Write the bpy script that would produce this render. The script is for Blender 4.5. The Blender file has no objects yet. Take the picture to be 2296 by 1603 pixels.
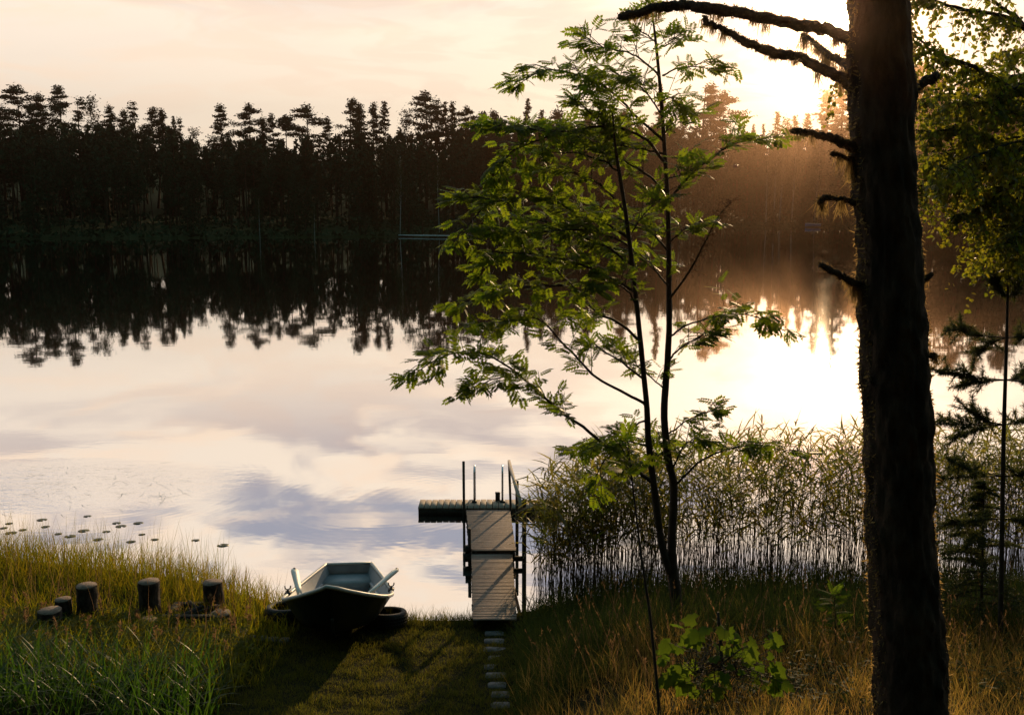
import bpy, math, random
import numpy as np
from mathutils import noise as mnoise, Vector

rng = np.random.default_rng(7)
random.seed(7)
SC = bpy.context.scene
COL = SC.collection
R = math.radians

# ------------------------------------------------------------------ camera
# measurements below are in pixels of a 2296 x 1603 picture
PW, PH, F = 2296.0, 1603.0, 2232.0
CX, CY = PW / 2, PH / 2
PITCH = math.atan(351.0 / F)
CP, SP = math.cos(PITCH), math.sin(PITCH)
CAMZ = 5.6
cam = bpy.data.cameras.new('camera')
cam.sensor_width = 36.0
cam.lens = 36.0 * F / PW
cam.clip_start = 0.1
cam.clip_end = 3000
camo = bpy.data.objects.new('camera', cam)
COL.objects.link(camo)
camo.location = (0, 0, CAMZ)
camo.rotation_euler = (math.pi / 2 - PITCH, 0, 0)
SC.camera = camo

# ------------------------------------------------------------------ sky and sun
SUN_PX = (1882, 50)
_dx, _dy = (SUN_PX[0] - CX) / F, (CY - SUN_PX[1]) / F
_d = np.array([_dx, CP + _dy * SP, -SP + _dy * CP])
_d /= np.linalg.norm(_d)
SUN_EL = math.asin(_d[2])
SUN_AZ = math.atan2(_d[0], _d[1])        # clockwise from +Y
SUN_DIR = _d

sun = bpy.data.lights.new('sun', 'SUN')
sun.energy = 5.0
sun.angle = R(0.5)
sun.color = (1.0, 0.68, 0.36)
suno = bpy.data.objects.new('sun', sun)
COL.objects.link(suno)
suno.rotation_euler = Vector(SUN_DIR).to_track_quat('Z', 'Y').to_euler()

SC.view_settings.view_transform = 'Standard'
SC.view_settings.look = 'None'
SC.view_settings.gamma = 1
SC.view_settings.exposure = 0.0
SC.render.engine = 'CYCLES'
SC.cycles.use_denoising = True
try:
    SC.cycles.denoiser = 'OPENIMAGEDENOISE'
    SC.cycles.denoising_input_passes = 'RGB_ALBEDO_NORMAL'
except Exception:
    pass
SC.cycles.max_bounces = 6
SC.cycles.diffuse_bounces = 2
SC.cycles.glossy_bounces = 3
SC.cycles.transmission_bounces = 4
SC.cycles.volume_bounces = 0
SC.cycles.transparent_max_bounces = 4
SC.cycles.caustics_reflective = False
SC.cycles.caustics_refractive = False
SC.cycles.sample_clamp_indirect = 4.0
SC.cycles.use_adaptive_sampling = False
SC.cycles.adaptive_threshold = 0.02


class NT:
    """small helper to write node trees"""
    def __init__(self, tree):
        self.t = tree
        self.n = tree.nodes
        self.l = tree.links

    def add(self, kind, **kw):
        nd = self.n.new(kind)
        for k, v in kw.items():
            setattr(nd, k, v)
        return nd

    def put(self, sock, v):
        if hasattr(v, 'is_output') or isinstance(v, bpy.types.NodeSocket):
            self.l.new(v, sock)
        else:
            if sock.type == 'RGBA' and isinstance(v, (tuple, list)) and len(v) == 3:
                v = (*v, 1)
            sock.default_value = v

    def math(self, op, a, b=None, c=None, clamp=False):
        nd = self.add('ShaderNodeMath', operation=op)
        nd.use_clamp = clamp
        for s, v in zip(nd.inputs, (a, b, c)):
            if v is not None:
                self.put(s, v)
        return nd.outputs[0]

    def vmath(self, op, a, b=None):
        nd = self.add('ShaderNodeVectorMath', operation=op)
        self.put(nd.inputs[0], a)
        if b is not None:
            self.put(nd.inputs[1], b)
        return nd.outputs['Value'] if op in ('DOT_PRODUCT', 'LENGTH', 'DISTANCE') else nd.outputs[0]

    def mix(self, fac, a, b, mode='MIX'):
        nd = self.add('ShaderNodeMix', data_type='RGBA', blend_type=mode)
        self.put(nd.inputs['Factor'], fac)
        self.put(nd.inputs[6], a)
        self.put(nd.inputs[7], b)
        return nd.outputs[2]

    def noise(self, vec, scale, detail=3, rough=0.5, dist=0.0):
        nd = self.add('ShaderNodeTexNoise')
        if vec is not None:
            self.put(nd.inputs['Vector'], vec)
        nd.inputs['Scale'].default_value = scale
        nd.inputs['Detail'].default_value = detail
        nd.inputs['Roughness'].default_value = rough
        nd.inputs['Distortion'].default_value = dist
        return nd.outputs['Fac']

    def ramp(self, fac, stops):
        nd = self.add('ShaderNodeValToRGB')
        self.put(nd.inputs[0], fac)
        el = nd.color_ramp.elements
        while len(el) < len(stops):
            el.new(0.5)
        for e, (p, c) in zip(el, stops):
            e.position = p
            e.color = (*c, 1) if len(c) == 3 else c
        return nd.outputs[0]

    def rng(self, v, a, b, c=0.0, d=1.0, smooth=True):
        nd = self.add('ShaderNodeMapRange')
        nd.interpolation_type = 'SMOOTHSTEP' if smooth else 'LINEAR'
        nd.clamp = True
        self.put(nd.inputs[0], v)
        for i, x in enumerate((a, b, c, d)):
            nd.inputs[i + 1].default_value = x
        return nd.outputs[0]


SKY = 0.158
world = bpy.data.worlds.new('World')
SC.world = world
world.use_nodes = True
w = NT(world.node_tree)
w.n.clear()
sky = w.add('ShaderNodeTexSky', sky_type='NISHITA')
sky.sun_disc = False
sky.sun_elevation = SUN_EL
sky.sun_rotation = SUN_AZ
sky.altitude = 100
sky.air_density = 1.0
sky.dust_density = 1.6
sky.ozone_density = 2.0
tc = w.add('ShaderNodeTexCoord')
dirv = tc.outputs['Generated']
sep = w.add('ShaderNodeSeparateXYZ')
w.put(sep.inputs[0], dirv)
dz = sep.outputs[2]
# layers of thin evening cloud, in bands stretched along the horizon
cv = w.add('ShaderNodeMapping')
cv.inputs['Scale'].default_value = (3.4, 3.4, 15.0)
w.put(cv.inputs['Vector'], dirv)
warp = w.noise(cv.outputs[0], 1.3, 2)
cvec = w.vmath('ADD', cv.outputs[0], warp)
n1 = w.noise(cvec, 1.25, 5, 0.52, 0.4)
n2 = w.noise(cvec, 3.1, 4, 0.5, 0.2)
veil = w.rng(dz, 0.36, 0.75, 0.90, 0.10)              # thin veil thinning out overhead
dark = w.math('MULTIPLY', w.rng(n1, 0.455, 0.60), w.math('MULTIPLY', w.rng(dz, 0.14, 0.26, 0.05, 1.0), w.rng(dz, 0.365, 0.41, 1.0, 0.3)))
peach = w.math('MULTIPLY', w.rng(n2, 0.44, 0.60), w.rng(dz, 0.02, 0.22, 0.4, 0.95))
sundot = w.vmath('DOT_PRODUCT', dirv, tuple(SUN_DIR))
towards = w.rng(sundot, 0.3, 1.0)
cream = w.mix(towards, (7.9, 6.85, 6.0), (8.9, 7.3, 5.7))
base = w.mix(veil, sky.outputs[0], cream)
base = w.mix(w.math('MULTIPLY', peach, 0.8), base, (8.6, 6.7, 5.1))
dcol = w.mix(w.rng(dz, .20, .32), (4.3, 3.6, 3.6), (2.1, 2.5, 3.5))
base = w.mix(w.math('MULTIPLY', dark, 0.85), base, dcol)
# glow of the air round the sun, and the sun's face
g1 = w.math('POWER', w.math('MAXIMUM', sundot, 0.0), 60.0)
g2 = w.math('POWER', w.math('MAXIMUM', sundot, 0.0), 900.0)
disc = w.rng(sundot, math.cos(R(1.0)), math.cos(R(0.55)))
glow = w.math('ADD', w.math('MULTIPLY', g1, .8), w.math('ADD', w.math('MULTIPLY', g2, 12.0), w.math('MULTIPLY', disc, 250.0)))
glowc = w.vmath('MULTIPLY', (1.0, 0.84, 0.58), glow)
addn = w.vmath('ADD', base, glowc)
# behind the camera the evening sky is plain and dim
over = w.rng(dz, 0.42, 0.75)
addn = w.mix(over, addn, (1.5, 2.7, 3.3))
fin = w.mix(w.rng(sep.outputs[1], -0.1, 0.55), (0.48, 1.4, 1.55), addn)
bg = w.add('ShaderNodeBackground')
bg.inputs['Strength'].default_value = SKY
w.put(bg.inputs['Color'], fin)
wo = w.add('ShaderNodeOutputWorld')
w.l.new(bg.outputs[0], wo.inputs['Surface'])


# ------------------------------------------------------------------ pixel helpers
def ray(px, py):
    x, y = (px - CX) / F, (CY - py) / F
    return np.array([x, CP + y * SP, -SP + y * CP])


def P(px, py, D):
    """point seen at (px, py) whose distance along +Y is D"""
    r = ray(px, py)
    return np.array([0, 0, CAMZ]) + r * (D / r[1])


def Z(px, py, z):
    """point seen at (px, py) at height z"""
    r = ray(px, py)
    return np.array([0, 0, CAMZ]) + r * ((z - CAMZ) / r[2])


def ppm(D, z=0.5):
    return F / (D * CP + (CAMZ - z) * SP)


# ------------------------------------------------------------------ terrain
SX = [-60, -30, -12, -8, -5, -3.6, -2.9, -2.2, -1.4, -.5, .3, 1.5, 3, 6, 10, 20, 60]
SY = [19, 17, 15.8, 15.1, 14.3, 13.5, 13.1, 12.95, 12.75, 12.75, 13.1, 13.7, 13.9, 13.9, 14.2, 15.5, 18]
FX = [-400, -150, -80, -40, -15, -4, 10, 30, 60, 90, 150, 400]
FY = [120, 138, 148, 153, 158, 178, 205, 218, 221, 212, 195, 170]


def near_h(x, y):
    x, y = np.asarray(x, float), np.asarray(y, float)
    s = np.interp(x, SX, SY) - y
    up = .12 * s + .025 * np.maximum(0, s - 3) ** 2
    up = up + .28 * np.clip((x - .1) / .9, 0, 1) * np.clip((s - 1.2) / 1.6, 0, 1)
    return np.where(s > 0, up, np.maximum(.28 * s, -1.6))


def far_h(x, y):
    x, y = np.asarray(x, float), np.asarray(y, float)
    s = y - np.interp(x, FX, FY)
    return np.where(s > 0, .25 * (1 - np.exp(-s / 1.5)) + .05 * np.clip(s, 0, 45) + .16 * np.clip(s - 45, 0, 90), np.maximum(.2 * s, -1.6))


def G(px, py):
    """point of the near ground seen at (px, py)"""
    r = ray(px, py)
    lo, hi = 5.0, 20.0
    for _ in range(40):
        m = .5 * (lo + hi)
        p = np.array([0, 0, CAMZ]) + r * (m / r[1])
        if p[2] > near_h(p[0], p[1]):
            lo = m
        else:
            hi = m
    return np.array([0, 0, CAMZ]) + r * (lo / r[1])


# ------------------------------------------------------------------ materials
def mat(name, c1, c2=None, scale=8.0, rough=0.7, trans=None, tw=0.5, bump=0.0, bscale=None, island=False,
        spec=0.3, stretch=None, detail=4, metal=0.0, coat=0.0):
    m = bpy.data.materials.new(name)
    m.use_nodes = True
    t = NT(m.node_tree)
    t.n.clear()
    out = t.add('ShaderNodeOutputMaterial')
    p = t.add('ShaderNodeBsdfPrincipled')
    p.inputs['Roughness'].default_value = rough
    p.inputs['Specular IOR Level'].default_value = spec
    p.inputs['Metallic'].default_value = metal
    p.inputs['Coat Weight'].default_value = coat
    co = t.add('ShaderNodeTexCoord').outputs['Object']
    if stretch:
        mp = t.add('ShaderNodeMapping')
        mp.inputs['Scale'].default_value = stretch
        t.put(mp.inputs[0], co)
        co = mp.outputs[0]
    fac = t.noise(co, scale, detail, .6)
    if island:
        isl = t.add('ShaderNodeNewGeometry').outputs['Random Per Island']
        fac = t.math('ADD', t.math('MULTIPLY', isl, .7), t.math('MULTIPLY', fac, .5), clamp=True)
    else:
        fac = t.rng(fac, .3, .7)
    col = t.mix(fac, c1, c2 or c1)
    t.put(p.inputs['Base Color'], col)
    if bump:
        b = t.add('ShaderNodeBump')
        b.inputs['Strength'].default_value = bump
        b.inputs['Distance'].default_value = .02
        t.put(b.inputs['Height'], t.noise(co, bscale or scale * 2, 5, .65))
        t.l.new(b.outputs[0], p.inputs['Normal'])
    last = p.outputs[0]
    if trans:
        tr = t.add('ShaderNodeBsdfTranslucent')
        if isinstance(trans[0], (tuple, list)):
            t.put(tr.inputs['Color'], t.mix(fac, trans[0], trans[1]))
        else:
            t.put(tr.inputs['Color'], trans)
        mx = t.add('ShaderNodeMixShader')
        mx.inputs[0].default_value = tw
        t.l.new(last, mx.inputs[1])
        t.l.new(tr.outputs[0], mx.inputs[2])
        last = mx.outputs[0]
    t.l.new(last, out.inputs['Surface'])
    return m


M = {}
M['soil'] = mat('soil', (.010, .012, .005), (.022, .018, .009), 3, .95, bump=.6, bscale=30, spec=.05)
M['far_soil'] = mat('far_soil', (.03, .045, .015), (.045, .05, .02), .15, .95, spec=.05)
M['lawn'] = mat('lawn', (.022, .042, .009), (.045, .05, .012), 2, .7, trans=((.08, .13, .012), (.26, .22, .03)), tw=.45, island=True, spec=.04)
M['shore_grass'] = mat('shore_grass', (.05, .075, .015), (.11, .085, .025), 1.2, .6, trans=((.16, .26, .008), (.46, .32, .015)), tw=.55, island=True, spec=.04)
M['stalk'] = mat('dry_stalk', (.11, .065, .035), (.08, .065, .03), 3, .7, trans=(.34, .2, .10), tw=.4, island=True, spec=.04)
M['herb'] = mat('herb_leaf', (.04, .07, .012), (.08, .09, .02), 2, .5, trans=((.17, .26, .008), (.40, .33, .012)), tw=.55, island=True, spec=.04)
M['sedge'] = mat('sedge_leaf', (.018, .045, .016), (.03, .065, .02), 2, .4, trans=((.05, .14, .012), (.10, .19, .012)), tw=.45, island=True, spec=.16)
M['bank'] = mat('bank_grass', (.03, .055, .015), (.05, .07, .02), 1.5, .6, trans=((.07, .12, .02), (.14, .15, .03)), tw=.45, island=True, spec=.04)
M['meadow'] = mat('meadow_grass', (.04, .06, .015), (.13, .085, .035), .8, .6, trans=((.16, .20, .02), (.70, .40, .10)), tw=.5, island=True, spec=.04)
M['reed'] = mat('reed_leaf', (.04, .065, .018), (.07, .075, .025), 1.5, .5, trans=((.20, .28, .02), (.44, .34, .04)), tw=.55, island=True, spec=.3)
M['reed_stem'] = mat('reed_stem', (.06, .05, .02), (.10, .06, .03), 2, .45, island=True, spec=.4)
M['rowan_leaf'] = mat('rowan_leaf', (.03, .06, .012), (.05, .085, .015), 2, .45, trans=((.14, .27, .010), (.31, .38, .018)), tw=.57, island=True, spec=.08)
M['rowan_bark'] = mat('rowan_bark', (.035, .028, .022), (.06, .05, .04), 12, .75, bump=.3, bscale=60, spec=.2)
M['berry'] = mat('rowan_berry', (.16, .02, .012), (.22, .05, .02), 20, .35, spec=.4)
M['birch_leaf'] = mat('birch_leaf', (.03, .05, .01), (.06, .07, .015), 2, .45, trans=((.17, .25, .012), (.42, .37, .022)), tw=.58, island=True, spec=.35)
M['birch_bark_dark'] = mat('birch_branch_bark', (.03, .022, .018), (.05, .04, .03), 10, .8, bump=.3, spec=.15)
M['birch_bark'] = mat('birch_bark', (.55, .52, .48), (.12, .10, .09), 5, .7, stretch=(1, 1, 3), bump=.2)
M['pine_bark'] = mat('pine_bark', (.035, .024, .018), (.10, .062, .042), 9, .9, stretch=(1, 1, .35), bump=1.0, bscale=26, spec=.1)
M['dead_wood'] = mat('dead_wood', (.035, .026, .02), (.07, .055, .045), 18, .9, bump=.8, bscale=50, spec=.1)
M['lichen'] = mat('lichen', (.10, .085, .045), (.15, .12, .06), 10, .9, trans=((.34, .24, .09), (.5, .34, .13)), tw=.55, island=True, spec=.05)
M['moss'] = mat('branch_moss', (.035, .028, .02), (.07, .055, .03), 20, .95, trans=(.30, .2, .08), tw=.3, island=True, spec=.05)
M['needle'] = mat('pine_needle', (.02, .04, .012), (.035, .055, .016), 2, .5, trans=(.12, .14, .03), tw=.3, island=True, spec=.3)
M['maple'] = mat('lobed_leaf', (.035, .075, .012), (.06, .10, .018), 6, .75, trans=((.10, .19, .012), (.18, .26, .018)), tw=.5, island=True, spec=.03)
M['far_needle'] = mat('far_needle', (.02, .042, .022), (.036, .055, .024), .5, .8, island=True, spec=.05)
M['far_needle_brown'] = mat('far_needle_brown', (.05, .045, .018), (.075, .05, .022), .5, .8, island=True, spec=.05)
M['far_leaf'] = mat('far_leaf', (.03, .048, .016), (.05, .062, .02), .5, .8, island=True, spec=.05)
M['far_bark'] = mat('far_bark', (.05, .035, .025), (.10, .06, .035), 1, .9, spec=.05)
M['log_bark'] = mat('log_bark', (.028, .022, .02), (.09, .075, .065), 16, .9, stretch=(1, 1, .5), bump=1.0, bscale=40, spec=.1)
M['cut_wood'] = mat('cut_wood', (.13, .095, .075), (.24, .18, .14), 22, .8, bump=.2, spec=.15)
M['char'] = mat('charred_wood', (.012, .011, .011), (.03, .028, .026), 10, .9, bump=.5)
M['deck'] = mat('deck_wood', (.24, .19, .155), (.44, .35, .28), 7, .75, stretch=(1, 12, 12), bump=.3, bscale=40, spec=.2)
M['gang'] = mat('gangway_wood', (.20, .155, .14), (.40, .31, .265), 6, .75, stretch=(1, 18, 18), bump=.25, bscale=40, spec=.2)
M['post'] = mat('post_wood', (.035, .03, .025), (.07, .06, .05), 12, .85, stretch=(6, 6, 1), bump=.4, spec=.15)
M['rail'] = mat('rail_wood', (.30, .25, .21), (.42, .36, .31), 10, .7, stretch=(8, 2, 8), bump=.2)
M['steel'] = mat('ladder_steel', (.55, .57, .6), (.45, .47, .5), 30, .25, metal=1.0)
M['black'] = mat('black_plastic', (.015, .015, .016), (.025, .025, .025), 20, .5)
M['hull'] = mat('hull_paint', (.012, .022, .02), (.018, .03, .027), 6, .35, spec=.5)
M['gel'] = mat('boat_gelcoat', (.26, .28, .31), (.33, .35, .38), 7, .45, spec=.4, bump=.04, bscale=70)
M['rim'] = mat('boat_rim', (.50, .49, .47), (.60, .58, .55), 25, .4, spec=.4)
M['oar'] = mat('oar_paint', (.76, .73, .68), (.84, .81, .76), 18, .5)
M['rubber'] = mat('tyre_rubber', (.012, .012, .012), (.03, .028, .026), 12, .6, bump=.4, bscale=50)
M['stone'] = mat('paver_stone', (.075, .072, .075), (.15, .14, .14), 14, .85, bump=.4, bscale=60)
M['lily'] = mat('lily_pad', (.02, .035, .015), (.035, .05, .02), 9, .35, spec=.3)
M['weed'] = mat('water_weed', (.35, .35, .32), (.5, .5, .46), 3, .12, island=True, spec=1.0)
M['blue'] = mat('blue_paint', (.05, .16, .40), (.07, .2, .46), 3, .4)
M['pale'] = mat('pale_paint', (.55, .55, .55), (.65, .65, .65), 3, .6)


# ------------------------------------------------------------------ mesh builder
class MB:
    def __init__(self):
        self.V, self.F, self.n = [], [], 0

    def add(self, V, F):
        V = np.asarray(V, float).reshape(-1, 3)
        Fs = F if isinstance(F, list) and isinstance(F[0], np.ndarray) else [F]
        for f in Fs:
            f = np.asarray(f, int)
            if len(f):
                self.F.append(f + self.n)
        self.V.append(V)
        self.n += len(V)
        return self

    def box(self, c, s, rot=None):
        h = np.array(s) / 2
        V = np.array([[x, y, z] for x in (-1, 1) for y in (-1, 1) for z in (-1, 1)]) * h
        if rot is not None:
            V = V @ np.asarray(rot).T
        self.add(V + np.array(c), [[0, 1, 3, 2], [4, 6, 7, 5], [0, 4, 5, 1], [2, 3, 7, 6], [0, 2, 6, 4], [1, 5, 7, 3]])
        return self

    def hexa(self, b, t):
        """block from 4 bottom and 4 top corners"""
        self.add(list(b) + list(t), [[3, 2, 1, 0], [4, 5, 6, 7], [0, 1, 5, 4], [1, 2, 6, 5], [2, 3, 7, 6], [3, 0, 4, 7]])
        return self

    def bar(self, a, b, w, h, up=(0, 0, 1)):
        a, b = np.array(a, float), np.array(b, float)
        d = (b - a) / np.linalg.norm(b - a)
        s = np.cross(d, up)
        s /= np.linalg.norm(s)
        u = np.cross(s, d)
        q = [(-1, -1), (1, -1), (1, 1), (-1, 1)]
        self.hexa([a + s * w / 2 * i + u * h / 2 * j for i, j in q], [b + s * w / 2 * i + u * h / 2 * j for i, j in q])
        return self

    def tube(self, pts, rad, n=8, cap=True, rough=0.0, seed=0):
        pts = np.asarray(pts, float)
        k = len(pts)
        rad = np.broadcast_to(np.asarray(rad, float), (k,))
        tan = np.gradient(pts, axis=0)
        tan /= np.linalg.norm(tan, axis=1)[:, None] + 1e-12
        u = np.cross(tan[0], [0, 0, 1.0])
        if np.linalg.norm(u) < .1:
            u = np.cross(tan[0], [1.0, 0, 0])
        u /= np.linalg.norm(u)
        ang = np.linspace(0, 2 * np.pi, n, endpoint=False)
        V = []
        for i in range(k):
            u = u - tan[i] * np.dot(u, tan[i])
            u /= np.linalg.norm(u)
            v = np.cross(tan[i], u)
            r = np.full(n, rad[i])
            if rough:
                for j in range(n):
                    q = pts[i] * 14 + seed + np.array([math.cos(ang[j]), math.sin(ang[j]), 0]) * 1.3
                    r[j] *= 1 + rough * mnoise.noise(Vector(q))
            V.append(pts[i] + r[:, None] * (np.cos(ang)[:, None] * u + np.sin(ang)[:, None] * v))
        V = np.concatenate(V)
        i, j = np.meshgrid(np.arange(k - 1), np.arange(n), indexing='ij')
        a = (i * n + j).ravel()
        b = (i * n + (j + 1) % n).ravel()
        Fs = [np.stack([a, b, b + n, a + n], 1)]
        if cap:
            V = np.concatenate([V, pts[:1], pts[-1:]])
            jj = np.arange(n)
            Fs.append(np.stack([(jj + 1) % n, jj, np.full(n, k * n)], 1))
            Fs.append(np.stack([jj + (k - 1) * n, (jj + 1) % n + (k - 1) * n, np.full(n, k * n + 1)], 1))
        self.add(V, Fs)
        return self

    def lathe(self, prof, c=(0, 0, 0), n=32, rot=None, close=True):
        prof = np.asarray(prof, float)
        k = len(prof)
        ang = np.linspace(0, 2 * np.pi, n, endpoint=False)
        V = np.stack([prof[:, None, 0] * np.cos(ang), prof[:, None, 0] * np.sin(ang),
                      np.repeat(prof[:, None, 1], n, 1)], -1).reshape(-1, 3)
        if rot is not None:
            V = V @ np.asarray(rot).T
        m = k if close else k - 1
        i, j = np.meshgrid(np.arange(m), np.arange(n), indexing='ij')
        a = (i * n + j).ravel()
        b = (i * n + (j + 1) % n).ravel()
        a2 = ((i + 1) % k * n + j).ravel()
        b2 = ((i + 1) % k * n + (j + 1) % n).ravel()
        self.add(V + np.array(c), np.stack([a, b, b2, a2], 1))
        return self

    def stamp(self, tv, tf, Rm, pos, scale=1.0):
        """many copies of a template: Rm (N,3,3) columns = axes, pos (N,3)"""
        N = len(pos)
        if N == 0:
            return self
        sc = np.broadcast_to(np.asarray(scale, float), (N,))
        V = np.einsum('nij,kj->nki', Rm, tv) * sc[:, None, None] + pos[:, None]
        Fs = []
        for f in tf:
            f = np.asarray(f)
            Fs.append((f[None] + (np.arange(N) * len(tv))[:, None, None]).reshape(-1, f.shape[1]))
        self.add(V.reshape(-1, 3), Fs)
        return self

    def strips(self, root, d0, bend, L, W, side, ts=(0, .4, .75, 1), prof=(1, .9, .6)):
        root, d0, bend, side = (np.asarray(a, float) for a in (root, d0, bend, side))
        N = len(root)
        if N == 0:
            return self
        L = np.broadcast_to(np.asarray(L, float), (N,))[:, None]
        W = np.broadcast_to(np.asarray(W, float), (N,))[:, None]
        cols = []
        for t, pr in zip(ts[:-1], prof):
            c = root + L * (d0 * t + bend * t * t)
            cols += [c - side * W * pr / 2, c + side * W * pr / 2]
        cols.append(root + L * (d0 + bend))
        V = np.stack(cols, 1)
        k = V.shape[1]
        o = (np.arange(N) * k)[:, None]
        Fs = [o + np.array([2 * i, 2 * i + 1, 2 * i + 3, 2 * i + 2]) for i in range(len(ts) - 2)]
        Fs.append(o + np.array([k - 3, k - 2, k - 1]))
        self.add(V.reshape(-1, 3), Fs)
        return self

    def mesh(self, name, off=(0, 0, 0), smooth=False):
        me = bpy.data.meshes.new(name)
        V = np.concatenate(self.V) - np.asarray(off)
        sizes = np.concatenate([np.full(len(f), f.shape[1]) for f in self.F])
        idx = np.concatenate([f.ravel() for f in self.F])
        me.vertices.add(len(V))
        me.vertices.foreach_set('co', V.astype(np.float32).ravel())
        me.loops.add(len(idx))
        me.loops.foreach_set('vertex_index', idx.astype(np.int32))
        me.polygons.add(len(sizes))
        st = np.concatenate([[0], np.cumsum(sizes)[:-1]])
        me.polygons.foreach_set('loop_start', st.astype(np.int32))
        me.polygons.foreach_set('loop_total', sizes.astype(np.int32))
        if smooth:
            me.polygons.foreach_set('use_smooth', np.ones(len(sizes), bool))
        me.update(calc_edges=True)
        me.validate()
        return me

    def build(self, name, m, parent=None, origin=None, smooth=False):
        off = ORG.get(parent.name, (0, 0, 0)) if parent else (origin if origin is not None else (0, 0, 0))
        o = bpy.data.objects.new(name, self.mesh(name, off, smooth))
        COL.objects.link(o)
        o.data.materials.append(m)
        if parent:
            o.parent = parent
            ORG[o.name] = tuple(off)
        else:
            o.location = off
            ORG[o.name] = tuple(off)
        return o


ORG = {}


def tag(o, label=None, cat=None, group=None, kind=None):
    if label:
        o['label'] = label
    if cat:
        o['category'] = cat
    if group:
        o['group'] = group
    if kind:
        o['kind'] = kind
    return o


def empty(name, loc, label, cat, group=None):
    o = bpy.data.objects.new(name, None)
    COL.objects.link(o)
    o.location = tuple(loc)
    o.empty_display_size = .2
    ORG[o.name] = tuple(loc)
    return tag(o, label, cat, group)


def copy_tree(o, parent=None):
    c = o.copy()
    COL.objects.link(c)
    if parent:
        c.parent = parent
    for ch in list(o.children):
        copy_tree(ch, c)
    return c


def unit(v):
    v = np.asarray(v, float)
    return v / (np.linalg.norm(v, axis=-1, keepdims=True) + 1e-12)


def frames(d, up):
    """rotation matrices with x along d and z near up"""
    x = unit(d)
    y = unit(np.cross(up, x))
    z = np.cross(x, y)
    return np.stack([x, y, z], -1)


def resample(pts, n):
    pts = np.asarray(pts, float)
    # catmull-rom through the points
    k = len(pts)
    if k == 2:
        t = np.linspace(0, 1, n)[:, None]
        return pts[0] * (1 - t) + pts[1] * t
    ext = np.concatenate([[2 * pts[0] - pts[1]], pts, [2 * pts[-1] - pts[-2]]])
    out = []
    for u in np.linspace(0, k - 1 - 1e-6, n):
        i = int(u)
        t = u - i
        p0, p1, p2, p3 = ext[i:i + 4]
        out.append(.5 * (2 * p1 + (p2 - p0) * t + (2 * p0 - 5 * p1 + 4 * p2 - p3) * t * t + (3 * p1 - p0 - 3 * p2 + p3) * t ** 3))
    return np.array(out)


def grass(mb, x, y, z, H, W, lean=.5, spread=.25, seedbias=(0, 0)):
    N = len(x)
    a = rng.uniform(0, 2 * np.pi, N)
    d0 = unit(np.stack([np.cos(a) * spread * rng.random(N), np.sin(a) * spread * rng.random(N), np.ones(N)], 1))
    b = a + rng.normal(0, .6, N)
    ln = lean * rng.random(N) ** 1.3
    bend = np.stack([np.cos(b) * ln + seedbias[0], np.sin(b) * ln + seedbias[1], -.45 * ln ** 1.5], 1)
    s = rng.uniform(0, np.pi, N)
    side = np.stack([np.cos(s), np.sin(s), np.zeros(N)], 1)
    mb.strips(np.stack([x, y, z], 1), d0, bend, H, W, side)


# ------------------------------------------------------------------ ground, lake
def sheet(name, xs, ys, hf, m):
    Xg, Yg = np.meshgrid(xs, ys, indexing='ij')
    V = np.stack([Xg, Yg, hf(Xg, Yg)], -1).reshape(-1, 3)
    nx, ny = len(xs), len(ys)
    i, j = np.meshgrid(np.arange(nx - 1), np.arange(ny - 1), indexing='ij')
    a = (i * ny + j).ravel()
    mb = MB().add(V, np.stack([a, a + ny, a + ny + 1, a + 1], 1))
    return tag(mb.build(name, m, smooth=True), kind='structure')


def near_noise(x, y):
    h = near_h(x, y)
    return h + np.where(h > 0, .02 * np.sin(x * 3.1 + y) * np.sin(y * 2.7 - x * .6), 0) * np.clip(h * 6, 0, 1)


sheet('ground', np.concatenate([np.linspace(-60, -9, 18), np.linspace(-8.8, 10, 190), np.linspace(11, 60, 18)]),
      np.concatenate([np.linspace(-40, 3, 15), np.linspace(3.2, 17, 140), np.linspace(17.5, 30, 8)]), near_noise, M['soil'])
sheet('far_shore', np.linspace(-400, 400, 161), np.concatenate([np.linspace(110, 260, 151), np.linspace(265, 360, 12)]), far_h, M['far_soil'])

wm = bpy.data.materials.new('lake_water')
wm.use_nodes = True
t = NT(wm.node_tree)
t.n.clear()
out = t.add('ShaderNodeOutputMaterial')
geo = t.add('ShaderNodeNewGeometry')
pos = geo.outputs['Position']
sp = t.add('ShaderNodeSeparateXYZ')
t.put(sp.inputs[0], pos)
mp = t.add('ShaderNodeMapping')
mp.inputs['Scale'].default_value = (.55, 1.0, 1.0)
t.put(mp.inputs[0], pos)
h1 = t.noise(mp.outputs[0], 1.6, 2, .5)
h2 = t.noise(mp.outputs[0], 7.0, 2, .5)
patch = t.rng(t.noise(mp.outputs[0], .12, 2, .5), .42, .62)


def ring(px, py, r0, wl):
    c = Z(px, py, 0)
    d = t.vmath('DISTANCE', pos, tuple(c))
    s = t.math('SINE', t.math('MULTIPLY', d, 2 * math.pi / wl))
    return t.math('MULTIPLY', s, t.math('MULTIPLY', t.rng(d, r0 * .25, r0 * .5), t.rng(d, r0 * .6, r0, 1, 0)))


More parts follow.
